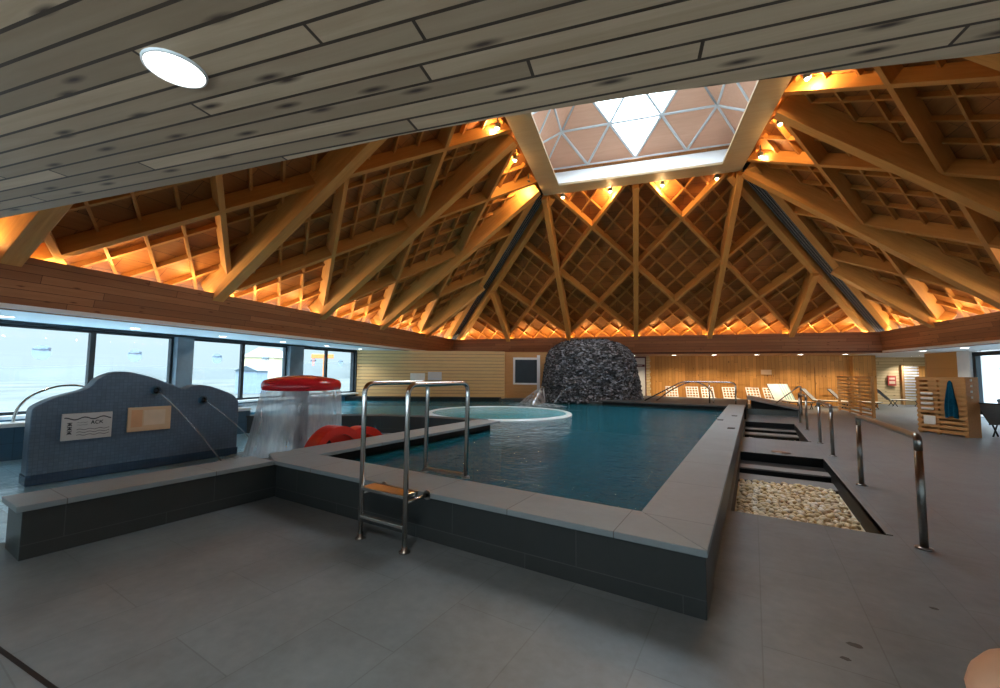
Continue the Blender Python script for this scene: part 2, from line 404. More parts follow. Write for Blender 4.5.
# low dark wall closing the children's pool at the back
KB = [(-5.6,8.25),(-6.0,8.22),(-7.33,8.06),(-8.5,7.65),(-9.4,7.0),(-10.3,6.3),(-11.1,5.7)]
def ribbon(pts, d0, d1):
    P = [Vector((p[0],p[1])) for p in pts]; L = []; R = []
    for i in range(len(P)):
        a = P[max(i-1,0)]; b = P[min(i+1,len(P)-1)]; t = (b-a).normalized(); n = Vector((-t.y,t.x))
        L.append(P[i]+n*d0); R.append(P[i]+n*d1)
    return L, R
def strip_prism(mb, pts, d0, d1, z0, z1):
    L, R = ribbon(pts, d0, d1)
    for i in range(len(pts)-1):
        mb.prism([tuple(L[i]), tuple(L[i+1]), tuple(R[i+1]), tuple(R[i])], z0, z1)
    return mb
struct(strip_prism(MB(), KB, -.02, -.38, -1.2, .41).build('wall_kids_back', M['pooltile']))
struct(strip_prism(MB(), KB, 0.0, -.40, .41, .45).build('trim_5', M['dkgrey']))
# raised pool wall in front of the windows
struct(MB().box(-11.45,-11.1,-3.0,5.8,-.3,.58).build('wall_raised_pool', M['bluewall'], bevel=.006))
struct(MB().box(-11.5,-11.06,-3.0,5.8,.58,.65).build('trim_6', M['rim_white'], bevel=.01))
struct(MB().box(-16.0,-11.45,-3.0,8.4,-.3,.02).build('raised_basin', M['basin_kids']))
# basins
bm = MB(); bm.add([(-16.6,3.2,-.85),(-.4,3.2,-.85),(-.4,18.6,-.85),(-16.6,18.6,-.85)], [(0,1,2,3)])
for (xa,ya,xb,yb) in ((-5.26,3.63,-.81,3.63),(-.81,3.63,-.81,17.33),(-.81,17.33,-5.58,17.29),(-5.58,17.29,-5.58,17.0),(-5.04,8.31,-5.04,3.63),(-5.58,17.0,-8.6,17.58),(-8.6,17.58,-10.3,16.9),(-10.38,16.93,-17.0,12.17)):
    bm.add([(xa,ya,-.85),(xb,yb,-.85),(xb,yb,.22),(xa,ya,.22)], [(0,1,2,3)])
bm.add([(-5.4,3.66,.17),(-5.04,3.66,.17),(-5.04,8.31,.17),(-5.4,8.31,.17)], [(0,1,2,3)])
struct(bm.build('pool_basin', M['basin']))
struct(MB().add([(-11.1,1.15,.006),(-5.78,1.15,.006),(-5.78,8.3,.006),(-11.1,8.3,.006)], [(0,1,2,3)]).build('kids_pool_basin', M['basin_kids']))
# water
def water(name, pts, z, mat, label):
    o = MB().add([(p[0],p[1],z) for p in pts], [tuple(range(len(pts)))]).build(name, mat)
    return tag(o, label, 'water', None, 'stuff')
water('pool_water', [(-16.6,7.2),(-9.5,7.3),(-7.3,8.4),(-5.42,8.4),(-5.42,3.6),(-.79,3.6),(-.79,17.5),(-7,17.6),(-10.3,17.6),(-16.6,12.0)], .26, M['water'], 'dark teal water of the big raised pool')
water('shallow_water', [(-11.1,-1.2),(-5.95,-1.2),(-5.95,.8),(-5.78,1.0),(-5.78,8.2),(-7.4,8.0),(-9.4,6.9),(-11.1,5.7)], .035, M['water_kids'], "thin bright water of the children's pool around the blue splash wall")
water('raised_pool_water', [(-16.4,-3),(-11.45,-3),(-11.45,8.3),(-16.4,8.3)], .5, M['water_kids'], 'water in the raised pool along the windows')
struct(MB().prism([(-16.6,8.45),(-9.8,8.45),(-9.8,12.0),(-10.5,16.8),(-16.6,12.2)], -.8, .02).build('pool_shelf', M['basin_turq']))
# far deck
struct(MB().box(-5.5,-.25,17.35,22.8,-1.2,.40).build('wall_deck', M['black'], bevel=.006))
struct(MB().box(-5.55,-.25,17.3,22.8,.40,.45).build('trim_7', M['dkgrey'], bevel=.006))
struct(MB().prism([(-11.0,16.9),(-8.6,17.6),(-5.5,17.5),(-5.5,22.8),(-12.5,22.8)], -1.2, .36).build('floor_deck', M['dkgrey']))
struct(MB().prism([(-17.0,12.2),(-10.4,16.95),(-10.45,17.2),(-16.6,13.3)], -1.2, .42).build('wall_pool_far', M['black']))
# ramp and step beside the deck
struct(MB().box(-.27,1.45,19.7,22.8,0,.22).build('floor_step', M['greenface'], bevel=.006))
rm = MB(); rm.add([(-.1,19.75,.22),(1.5,19.75,.22),(1.5,19.75,.26),(-.1,19.75,.62)], [(0,1,2,3)]); rm.add([(-.1,22.5,.22),(1.5,22.5,.22),(1.5,22.5,.26),(-.1,22.5,.62)], [(3,2,1,0)])
struct(rm.build('wall_ramp', M['black']))
rs = MB(); Mr = Matrix.Translation((-.25,19.6,.60)) @ Matrix.Rotation(math.atan2(.36,1.75), 4, 'Y')
rs.box(0,1.85,0,3.0,0,.06,Mr)
struct(rs.build('floor_ramp', M['grey_ledge']))

# ---- pits: dark lining, stepped benches at the far end
for (x0,x1,y0,y1) in PIT:
    pm = MB()
    pm.box(x0-.1,x0,y0-.1,y1+.1,-.75,-.002); pm.box(x1,x1+.06,y0-.1,y1+.1,-.75,-.002); pm.box(x0,x1,y0-.1,y0,-.75,-.002); pm.box(x0,x1,y1,y1+.1,-.75,-.002)
    pm.box(x0,x1,y0,y1,-.8,-.70)
    struct(pm.build('pit_lining', M['black']))
    st = MB(); st.box(x0,x1,y1-.9,y1,-.7,-.17); st.box(x0,x1,y1-1.6,y1-.9,-.7,-.25)
    struct(st.build('pit_riser', M['black']))
    st = MB(); st.box(x0,x1,y1-.92,y1-.55,-.17,-.145); st.box(x0,x1,y1-1.62,y1-1.10,-.25,-.22)
    struct(st.build('pit_ledge', M['grey_ledge']))
    struct(MB().box(x1,x1+.05,y0,y1,-.05,.012).build('trim_8', M['grey_ledge']))

# ---- outer walls, soffits (in the building frame)
D = 13.0
def bb(mb, name, mat, bevel=0): return struct(mb.build(name, mat, M=M_B, bevel=bevel))
NW = -15.6
# foreground soffit of knotty boards, edge measured along the room
inv = M_B.inverted()
edge = [(-17.,-2.9),(-9.0,-.75),(-4.45,.57),(-2.55,1.01),(-1.30,1.27),(-.86,1.385),(-.30,1.55),(.15,1.71),(.72,1.93),(4.0,2.75),(14.,5.3)]
edge_l = [inv @ Vector((x,y,0)) for x, y in edge]
pl = [(p.x,p.y) for p in edge_l]
so = MB()
for i in range(len(pl)-1):
    so.prism([pl[i], pl[i+1], (pl[i+1][0],NW), (pl[i][0],NW)], ZB, ZB+.06)
bb(so, 'ceiling', M['soffit_wood'])
# plastered soffits, left, back and right
sl = MB(); sl.box(-D-.3,-HB+.1,-10.85,D+3,ZB,ZB+.08); sl.box(HB-.1,D+.3,-10.85,D+6,ZB,ZB+.08); sl.box(D+.3,D+4.3,11.9,D+6,ZB,ZB+.08)
bb(sl, 'ceiling_soffit', M['plaster'])
bb(MB().box(-HB+.1,HB-.1,HB-.1,D+6,ZB,ZB+.08), 'ceiling_back', M['fascia_soffit'])
# fascia boards, four sides, leaning inwards
for k, side in enumerate(('back','left','near','right')):
    Mk = M_B @ Matrix.Rotation(k*PI/2, 4, 'Z')
    fs = MB(); a0, a1 = HB, B
    if k == 2: a0 = a1 = B+.05
    y0, y1 = HB, B
    fs.add([(-y0,y0,ZB-.02),(y0,y0,ZB-.02),(y1,y1,ZT),(-y1,y1,ZT),(-y0-.1,y0+.1,ZB-.02),(y0+.1,y0+.1,ZB-.02),(y1+.1,y1+.1,ZT),(-y1-.1,y1+.1,ZT)],
           [(0,1,2,3),(7,6,5,4),(3,2,6,7),(0,4,5,1)])
    if k != 2: struct(fs.build('wall_fascia_'+side, M['fascia'], M=Mk))
    else: struct(MB().box(-B,B,10.85,10.95,ZB+.06,ZT).build('wall_fascia_'+side, M['fascia'], M=Mk))
# wall behind the photographer and the room's remaining sides
NW = -15.6
nwm = MB(); nwm.box(-19,17.5,NW-.3,NW,0,.5); nwm.box(-19,17.5,NW-.3,NW,2.5,ZB+.1)
for k in range(8): nwm.box(-13.2+k*4.2,-12.9+k*4.2,NW-.3,NW,.5,2.5)
bb(nwm, 'wall_near', M['plaster'])


# ---- left wall: windows between grey columns
BAYS = [(-11.7,-7.95,-9.8),(-7.45,-3.72,-5.62),(-3.24,.48,-1.42),(1.18,4.62,2.70)]
SILL, HEAD = .60, 2.58
lw = MB()
lw.box(-D-.3,-D,-18.5,5.2,-.2,SILL-.08)
bb(lw, 'wall_left', M['bluewall'])
bb(MB().box(-D-.32,-D+.12,-18.5,5.0,SILL-.08,SILL), 'trim_9', M['rim_white'], .008)
bb(MB().box(-D-.3,-D,-18.5,5.2,HEAD,ZB), 'trim_10', M['dark_metal'])
for b0, b1 in ((-18.5,-11.7),(-7.95,-7.45),(-3.72,-3.24),(.48,1.18)):
    bb(MB().box(-D-.3,-D+.10,b0,b1,SILL,HEAD), 'wall_column', M['gray_metal'], .01)
bb(MB().box(-D-.3,-D+.02,4.62,5.3,SILL,HEAD), 'wall_column', M['dark_metal'])
def swimmer_sticker(parent, Mx, r=.17):
    """pale disc with a small swimmer mark, stuck on a pane (local x along the pane, y up)"""
    d = MB(); d.prism([(r*math.cos(2*PI*k/28), r*math.sin(2*PI*k/28)) for k in range(28)], -.002, .002)
    o = d.build('sticker', M['sticker'], parent, Mx)
    k = MB(); k.prism([(-r*.95,-.012+r*.3),(r*.35,-.025+r*.3),(r*.55,.02+r*.3),(r*.2,.03+r*.3),(-r*.3,.012+r*.3),(-r*.95,.02+r*.3)], .003, .005)
    k.prism([(r*.75+.035*math.cos(t*PI/6), r*.42+.035*math.sin(t*PI/6)) for t in range(12)], .003, .005)
    k.prism([(r*.3,.0+r*.3),(r*.9,-.012+r*.3),(r*.9,.014+r*.3),(r*.4,.03+r*.3)], .003, .005)
    k.build('sticker_mark', M['sticker_ink'], o, Mx)
def window(n, Mw, x0, x1, z0, z1, mids, fw=.07, dep=.10, stick=True):
    """Mw: local x along the wall, y into the room, z up"""
    f = MB()
    f.box(x0,x1,-dep/2,dep/2,z1-fw,z1); f.box(x0,x1,-dep/2,dep/2,z0,z0+fw)
    f.box(x0,x0+fw,-dep/2,dep/2,z0,z1); f.box(x1-fw,x1,-dep/2,dep/2,z0,z1)
    for m in mids: f.box(m-fw*.8,m+fw*.8,-dep/2,dep/2,z0,z1)
    w = struct(f.build('window_%d' % n, M['dark_metal'], M=Mw))
    ed = [x0]+list(mids)+[x1]
    for a, b in zip(ed, ed[1:]):
        p = MB().box(a+fw*.5,b-fw*.5,-.008,.008,z0+fw*.5,z1-fw*.5).build('pane', M['glass'], None, Mw); p.parent = w; p.matrix_parent_inverse = Mw.inverted()
        if stick:
            Ms = Mw @ Matrix.Translation(((a+b)/2, .012, z0+(z1-z0)*.70)) @ Matrix.Rotation(PI/2, 4, 'X')
            d = empty('sticker_holder') if False else None
            r = .17
            q = MB().prism([(r*math.cos(2*PI*k/28), r*math.sin(2*PI*k/28)) for k in range(28)], -.002, .002).build('sticker', M['sticker'])
            q.parent = w; q.matrix_parent_inverse = Mw.inverted(); q.matrix_world = Ms
            k = MB(); k.prism([(-.16,.05),(.06,.03),(.10,.08),(.03,.09),(-.05,.07),(-.16,.08)], .003, .005)
            k.prism([(.13+.035*math.cos(t*PI/6), .085+.035*math.sin(t*PI/6)) for t in range(12)], .003, .005)
            k.prism([(.05,.05),(.16,.035),(.16,.06),(.07,.08)], .003, .005)
            k2 = k.build('sticker_mark', M['sticker_ink']); k2.parent = q
    return w
MWL = M_B @ Matrix.Translation((-D-.12,0,0)) @ Matrix.Rotation(PI/2, 4, 'Z')   # x -> +b, y -> -a
MWL = M_B @ Matrix(((0,1,0,-D-.12),(1,0,0,0),(0,0,1,0),(0,0,0,1)))              # x -> b, y -> a (into the room)
for i, (b0,b1,m) in enumerate(BAYS): window(i+1, MWL, b0, b1, SILL, HEAD, [m])
# ---- right wall: pillar, dark framed window
DR = 12.9
MWR = M_B @ Matrix(((0,-1,0,DR+.1),(-1,0,0,0),(0,0,1,0),(0,0,0,1)))
window(5, MWR, -9.40, -4.6, .10, 2.58, [-6.8], .16, .16)
window(6, MWR, -4.5, 0.5, .10, 2.58, [-2.0], .16, .16, False)
bb(MB().box(DR-.05,DR+.35,9.42,10.12,0,ZB), 'wall_pillar', M['plaster'], .01)
bb(MB().box(DR,DR+.35,-18.5,-.5,0,ZB), 'wall_right', M['plaster'])
bb(MB().box(DR,DR+.35,10.12,12.15,0,ZB), 'wall_right_panel', M['panel_wood'])
bb(MB().box(DR-.02,DR+.02,12.1,12.18,1.5,ZB), 'trim_11', M['pallet'])
MWN = M_B @ Matrix.Translation((0,NW-.15,0))
for k in range(6): window(7+k+1, MWN, -12.9+k*4.2, -9.0+k*4.2, .5, 2.5, [-10.95+k*4.2], .07, .1, False)  # unseen window row, added behind the camera as fill light
# ---- back wall of golden boards with battens, then the recess
BW = 13.6
mb = MB()
mb.box(.75,10.55,BW,BW+.2,0,ZB)
bb(mb, 'wall_back', M['panel_wood'])
bt = MB()
bt.box(.75,10.55,BW-.05,BW,2.02,2.07)
for x in (2.1,4.3,6.0,6.6,8.3,9.0): bt.box(x,x+.12,BW-.04,BW,0,2.02)
for z in (.55,.95,1.35,1.68): bt.box(2.2,4.3,BW-.03,BW,z,z+.035); bt.box(6.7,8.3,BW-.03,BW,z+.04,z+.075); bt.box(9.1,10.5,BW-.03,BW,z,z+.035); bt.box(4.5,5.9,BW-.03,BW,z+.12,z+.15)
bb(bt, 'trim_12', M['panel_wood'])
bb(MB().box(10.55,11.5,BW-.35,BW+.4,0,ZB-.02), 'wall_back_column', M['panel_wood'])
bb(MB().box(11.0,17.3,16.7,16.9,0,ZB), 'wall_recess', M['panel_h'])
bb(MB().box(17.0,17.3,12.0,16.7,0,ZB), 'wall_recess_side', M['plaster']); bb(MB().box(13.2,17.0,11.9,12.1,0,ZB), 'wall_recess_end', M['plaster'])
bb(MB().box(10.6,17.3,16.9,17.1,0,ZB+.1), 'wall_recess_back', M['plaster'])
bb(MB().box(14.95,15.7,16.60,16.70,0,2.15), 'trim_13', M['panel_wood'])
wb = MB(); wb.box(14.15,14.25,16.5,16.7,0,2.2)
bb(wb, 'trim_14', M['pallet'])
wb = MB()
for k in range(12): wb.box(14.25,14.95,16.58,16.64,.35+k*.155,.42+k*.155)
bb(wb, 'trim_15', M['white'])
# behind the rock: doorway, stone quoins, panelled bay with a dark pane
bb(MB().box(-7.0,-.30,BW+.6,BW+.8,0,ZB), 'wall_back_dark', M['panel_wood'])
bb(MB().box(-.30,.12,BW+.5,BW+.8,0,ZB), 'wall_back_white', M['plaster'])
dd = MB(); dd.box(-.10,-.02,BW-.02,BW+.2,0,ZB-.02)
dd.box(.52,.58,BW,BW+.12,0,ZB-.05); dd.box(-.10,.58,BW,BW+.1,ZB-.10,ZB-.03)
bb(dd, 'door_1', M['maroon'])
ddp = bb(MB().box(-.02,.52,BW+.10,BW+.14,0,ZB-.1), 'door_2', M['white'])
ex = MB().box(-.02,.5,BW-.10,BW-.05,2.02,2.16).build('exit_sign', M['maroon'], M=M_B)
tag(ex, 'dark red sign bar across the top of the bright doorway right of the rock', 'sign')
MB().box(.10,.36,BW-.105,BW-.10,2.075,2.105).build('lettering', M['sign_white'], None, M_B).parent = ex
bpy.data.objects['lettering'].matrix_parent_inverse = M_B.inverted()
q = MB()
for k in range(16):
    w = .0 if k % 2 else .07
    q.box(.60-.02,.78+w*.6,BW-.10,BW+.1,k*.165,k*.165+.155)
bb(q, 'wall_quoins', M['panel_h'], .012)
# slatted timber cabin in the far left corner
P0, P1 = Vector((-16.55,13.42,0)), Vector((-10.35,17.35,0))
dx = (P1-P0).normalized(); Lc = (P1-P0).length
MC = Matrix(((dx.x,-dx.y,0,P0.x),(dx.y,dx.x,0,P0.y),(0,0,1,0),(0,0,0,1)))
mi_ = MC.inverted(); bk = mi_ @ bw(-D+.05,7.6,0)
cabin = MB().prism([(.35,.06),(Lc-.03,.06),(Lc-.03,3.2),(bk.x+2.2,max(bk.y,3.3)),(bk.x,bk.y)],0,ZB-.01).build('timber_cabin', M['dkgrey'], M=MC)
tag(cabin, 'tan timber-slatted cabin filling the far left corner beyond the pool', 'cabin')
for k in range(16):
    z = .10+k*.16
    sb = MB(); sb.box(0,Lc,0,.05,z,z+.145); sb.box(Lc-.05,Lc,.05,3.2,z,z+.145)
    o = sb.build('slat', M['slat_tan'], None, MC, .008, 1); o.parent = cabin; o.matrix_parent_inverse = MC.inverted()
# bay with dark pane left of the rock
Pq = Vector((-10.45,17.95,0)); MQ = Matrix.Translation(Pq) @ Matrix.Rotation(math.radians(28), 4, 'Z')
q = MB(); q.box(-.6,.2,.1,.25,0,ZB); q.box(.2,2.2,.1,.25,0,1.05); q.box(.2,2.2,.1,.25,2.35,ZB); q.box(1.55,2.2,.1,.25,1.05,2.35)
for k in range(5): q.box(.25,1.5,.05,.1,.35+k*.14,.44+k*.14)
struct(q.build('wall_back_bay', M['pallet'], M=MQ))
q = MB(); q.box(.2,.30,.06,.2,1.05,2.35); q.box(1.40,1.55,.04,.2,.0,2.5); q.box(.2,1.55,.06,.2,2.27,2.38); q.box(.2,1.55,.06,.2,1.02,1.10)
wq = struct(q.build('window_7', M['white'], M=MQ))
o = MB().box(.3,1.40,.14,.18,1.1,2.27).build('pane', M['dark_metal'], None, MQ); o.parent = wq; o.matrix_parent_inverse = MQ.inverted()
bb(MB().box(-13,0.9,17.2,17.4,0,ZB+.1), 'wall_back_far', M['plaster'])

# ---- outside
g = struct(MB().add([(-120,-80,-.6),(-17.5,-80,-.6),(-17.5,120,-.6),(-120,120,-.6)], [(0,1,2,3)]).build('ground', M['snow']))
M['bounce_white'] = plain('bounce_white', (.78,.78,.76), .9, 0, .05, .3, .02, .1)
g3 = struct(MB().add([(-40,-60,-.25),(40,-60,-.25),(40,0,-.25),(-40,0,-.25)], [(0,1,2,3)]).build('bounce_ground_near', M['bounce_white'], M=M_B @ Matrix.Translation((0,NW-.4,0))))  # unseen bright ground, added to bounce daylight up onto the wooden soffit
g2 = struct(MB().add([(18.,-60,-.3),(90,-60,-.3),(90,60,-.3),(18.,60,-.3)], [(0,1,2,3)]).build('ground_right', M['snow']))

def outd(px, depth, z): return Vector((.8526,.5225,0))*((px-500)/412*depth)+Vector((-.5225,.8526,0))*depth+Vector((0,0,z))
RZO = math.radians(31.5)
M['outdoor_orange'] = plain('orange_outdoor_paint', (.85,.26,.07), .5, 0, .06, 6, .01)
M['outdoor_blue'] = plain('grey_blue_shed', (.25,.33,.42), .7, 0, .1, 3, .02)
M['outdoor_cream'] = plain('cream_render', (.80,.72,.45), .8, 0, .06, 3, .02)
M['hill'] = plain('hazy_hillside', (.088,.10,.098), .95, 0, .15, .06, .05, .05)
fm = empty('playground_frame', outd(322,30,-.6), RZO); tag(fm, 'orange metal frame standing outside the farthest left window', 'outdoor frame')
MB().box(-.75,.85,-.06,.06,3.15,3.45).build('cross_bar', M['outdoor_orange'], fm, bevel=.02); MB().box(.12,.36,-.06,.06,0,3.2).build('post', M['outdoor_orange'], fm, bevel=.02); MB().box(-.7,-.52,-.06,.06,2.6,3.2).build('post', M['outdoor_orange'], fm, bevel=.02)
fm = empty('shed', outd(247,40,-.6), RZO); tag(fm, 'small grey-blue shed outside the middle left window', 'shed')
MB().box(-1.0,1.0,0,2,0,2.2).build('wall', M['outdoor_blue'], fm); MB().prism([(-1.15,2.2),(1.15,2.2),(0,2.7)], -.1, 2.1, Matrix.Rotation(PI/2, 4, 'X') @ Matrix.Translation((0,0,-2.0))).build('roof', M['gray_metal'], fm)
fm = empty('house', outd(259,60,-.6), RZO); tag(fm, 'pale yellow house far outside the middle left window', 'house')
MB().box(-2.2,2.2,0,5,0,4.2).build('wall', M['outdoor_cream'], fm); MB().prism([(-2.5,4.2),(2.5,4.2),(0,5.6)], 0, 5.4, Matrix.Rotation(PI/2, 4, 'X') @ Matrix.Translation((0,0,-5.2))).build('roof', M['plaster'], fm)
hl = MB(); hv_ = []
for i in range(61):
    t_ = i/60; y_ = -90+220*t_; hgt = 1.5+1.2*math.sin(t_*9)+.8*math.sin(t_*23+1)
    hv_ += [(-112, y_, -.7), (-118, y_, max(.4,hgt)+1.0), (-140, y_, max(.4,hgt)+1.5)]
hl.add(hv_, [(i*3+j, (i+1)*3+j, (i+1)*3+j+1, i*3+j+1) for i in range(60) for j in range(2)], 0, True)
struct(hl.build('hills', M['hill']))
hr = MB(); hv_ = []
for i in range(61):
    t_ = i/60; y_ = -60+150*t_; hgt = 3.2+1.6*math.sin(t_*8+2)+1.0*math.sin(t_*21)
    hv_ += [(80, y_, -.5), (86, y_, hgt), (110, y_, hgt+2.0)]
hr.add(hv_, [(i*3+j, i*3+j+1, (i+1)*3+j+1, (i+1)*3+j) for i in range(60) for j in range(2)], 0, True)
struct(hr.build('hills_right', M['hill']))

# =================================================================== ROOF
L = math.hypot(B-SK, HK-ZT); CS, SN = (B-SK)/L, (HK-ZT)/L
SIDES = ('back', 'left', 'near', 'right')
WC, UC = 3.5, 4.5
def face_matrix(k):
    th = TH + k*PI/2
    u = Vector((math.cos(th), math.sin(th), 0)); v = Vector((-u.y, u.x, 0)); z = Vector((0,0,1))
    d = -v*CS+z*SN; n = v*SN+z*CS          # n points up and out of the room
    o = CC + v*B + z*ZT
    return Matrix(((u.x,d.x,n.x,o.x),(u.y,d.y,n.y,o.y),(u.z,d.z,n.z,o.z),(0,0,0,1)))
def hip(q): return B-(B-SK)*q/L
def seg_matrix(MF, p0, q0, p1, q1):
    a = MF @ Vector((p0,q0,0)); b = MF @ Vector((p1,q1,0)); x = (b-a).normalized(); n = (MF.to_3x3() @ Vector((0,0,1))).normalized(); y = n.cross(x)
    return Matrix(((x.x,y.x,n.x,a.x),(x.y,y.y,n.y,a.y),(x.z,y.z,n.z,a.z),(0,0,0,1))), (b-a).length
DN = .55      # deck above the rafters' undersides
ordn = ['first','second','third','fourth','fifth']
for k, side in enumerate(SIDES):
    MF = face_matrix(k)
    e = .75
    db = MB(); qb = -.9
    db.add([(-hip(qb)-e,qb,DN),(hip(qb)+e,qb,DN),(SK+e,L+.7,DN),(-SK-e,L+.7,DN),(-hip(qb)-e,qb,DN+.05),(hip(qb)+e,qb,DN+.05),(SK+e,L+.7,DN+.05),(-SK-e,L+.7,DN+.05)],
           [(3,2,1,0),(4,5,6,7),(0,1,5,4),(1,2,6,5),(2,3,7,6),(3,0,4,7)])
    deck = struct(db.build('roof_deck_'+side, M['deck'], M=MF))
    if k == 2: continue
    off = -.62 if k == 1 else (.0 if k == 0 else .15)
    # fine batten lattice under the boards
    ba = MB(); st = WC/4
    for sgn in (-1, 1):
        for i in range(-30, 31):
            p0 = i*st+off
            if i % 4 == 0: continue
            qs, qe = -.5, L
            # clip against hips: |p0+sgn*q*WC/UC| <= hip(q)+.3
            pts = [q for q in [x*.05-.5 for x in range(int((L+.5)/.05)+1)] if abs(p0+sgn*q*WC/UC) <= hip(q)+.25]
            if len(pts) < 6: continue
            qs, qe = pts[0], pts[-1]
            Ms, l = seg_matrix(Matrix.Identity(4), p0+sgn*qs*WC/UC, qs, p0+sgn*qe*WC/UC, qe)
            ba.box(0,l,-.028,.028,DN-.13,DN,Ms)
    o = ba.build('batten_lattice', M['batten'], None, MF); o.parent = deck; o.matrix_parent_inverse = MF.inverted()
    # diagonal braces
    cnt = 0
    for sgn in (-1, 1):
        for i in range(-5, 6):
            p0 = i*WC+off
            pts = [q for q in [x*.05-.3 for x in range(int((L+.3)/.05)+1)] if abs(p0+sgn*q*WC/UC) <= hip(q)-.38]
            if len(pts) < 16: continue
            qs, qe = pts[0], pts[-1]
            Ms, l = seg_matrix(MF, p0+sgn*qs*WC/UC, qs, p0+sgn*qe*WC/UC, qe)
            o = MB().box(0,l,-.06,.06,DN-.42,DN-.02).build('diagonal_brace', M['brace'], M=Ms, bevel=.008)
            frm = p0+sgn*qs*WC/UC
            pos = ('the left hip' if frm < -HB+.8 else 'the right hip' if frm > HB-.8 else ('the left end of the fascia' if frm < -5 else 'the left half of the fascia' if frm < -1.5 else 'the middle of the fascia' if frm < 1.5 else 'the right half of the fascia' if frm < 5 else 'the right end of the fascia'))
            if qs > .3: pos = 'partway up the '+('left' if frm < 0 else 'right')+' hip'
            tag(o, 'timber brace of the %s roof slope rising %s from %s' % (side, 'right' if sgn > 0 else 'left', pos), 'brace', 'diagonal braces of the %s roof slope' % side)
    # deep rafters
    for j, i in enumerate((-2,-1,0,1,2)):
        p = i*WC if k != 1 else (-8.25,-4.5,-.72,2.85,6.85)[j]
        qe = L-.05 if abs(p) < SK+.35 else (B-abs(p))/(B-SK)*L-.25
        if abs(p) > SK: qe = min(qe, (B-abs(p))/(B-SK)*L-.55)
        if abs(p) <= SK+.35: qe = L-.1
        Ms, l = seg_matrix(MF, p, -.25, p, qe)
        wd = .11 if k == 0 else .15
        o = MB().box(0,l,-wd,wd,-.12,DN-.02).build('roof_rafter', M['glulam'], M=Ms, bevel=.012)
        where = {0:('short one by the left hip','second from the left','middle one','second from the right','short one by the right hip'),
                 1:('nearest one, over the soffit','second from the soffit','middle one','second from the far hip','short one by the far hip'),
                 3:('short one by the far hip','second from the far hip','middle one','second from the soffit','nearest one, over the soffit')}[k][j]
        tag(o, 'glulam rafter of the %s roof slope, %s' % (side, where), 'rafter', 'rafters of the %s roof slope' % side)
# hips: twin beams with a dark perforated tray between
for k in range(4):
    th = TH + k*PI/2 + PI/4
    u = Vector((math.cos(th+0*PI/2), math.sin(th), 0))   # direction of the corner from the centre
    sgnv = Matrix.Rotation(k*PI/2+TH, 3, 'Z') @ Vector((1,1,0))
    lo = CC + sgnv*B + Vector((0,0,ZT)); hi = CC + sgnv*SK + Vector((0,0,HK))
    x = (hi-lo).normalized(); side = Vector((0,0,1)).cross(x).normalized(); n = x.cross(side)
    if n.z < 0: n = -n; side = -side
    lo2 = lo - x*.3
    MH = Matrix(((x.x,side.x,n.x,lo2.x),(x.y,side.y,n.y,lo2.y),(x.z,side.z,n.z,lo2.z),(0,0,0,1))); l = (hi-lo).length+.3
    nm = ('back right','back left','near left','near right')[k]
    for s_, sd in ((-1,'one'),(1,'other')):
        o = MB().box(0,l,s_*.40-.13,s_*.40+.13,-.08,.7).build('hip_beam', M['glulam'], M=MH, bevel=.012)
        sl_ = ('left' if (s_ > 0) == (k in (0,1)) else 'right')
        tag(o, 'pale hip beam on the %s side of the tray at the %s roof corner' % (sl_, nm), 'beam', 'twin hip beams')
    o = MB().box(0,l,-.26,.26,.30,.34).build('cable_tray', M['black'], M=MH)
    tag(o, 'dark perforated tray running up between the twin beams of the %s hip' % nm, 'tray', 'hip trays')
    c = MB().box(.1,l-.1,-.17,.17,.10,.12).build('mesh_strip', M['tray_mesh'], None, MH); c.parent = o; c.matrix_parent_inverse = MH.inverted()
# skylight: plywood ring, white well, triangulated dome
SI = 2.78
fr = MB()
for k in range(4):
    R4 = Matrix.Rotation(k*PI/2, 4, 'Z')
    fr.add([R4 @ Vector(p) for p in ((-SK,SK,HK),(SK,SK,HK),(SI,SI,HK),(-SI,SI,HK),(-SK,SK,HK+.75),(SK,SK,HK+.75),(SI,SI,HK+.08),(-SI,SI,HK+.08))],
           [(0,1,2,3),(0,4,5,1),(3,2,6,7)])
bb(fr, 'trim_16', M['frame_ply'])
DB, DZ = 3.55, 9.75
wlm = MB()
for k in range(4):
    R4 = Matrix.Rotation(k*PI/2, 4, 'Z')
    wlm.add([R4 @ Vector(p) for p in ((-SI,SI,HK+.08),(SI,SI,HK+.08),(DB,DB,DZ),(-DB,DB,DZ))], [(0,1,2,3)])
bb(wlm, 'wall_skylight_well', M['plaster'])
AP = DZ+3.9
def dome_pt(k, i, r, n=4):
    """row r (0 base), node i of n-r"""
    f = r/n; half = DB*(1-f); x = -half + (2*half*i/(n-r) if n > r else 0)
    return Matrix.Rotation(k*PI/2, 4, 'Z') @ Vector((x, half, DZ+(AP-DZ)*f))
dome = empty('skylight_dome', M=M_B @ Matrix.Translation((0,0,DZ)))
tag(dome, 'pyramid skylight of white triangular ribs with pinkish boards and clear glass', 'skylight')
MDi = Matrix.Translation((0,0,-DZ))
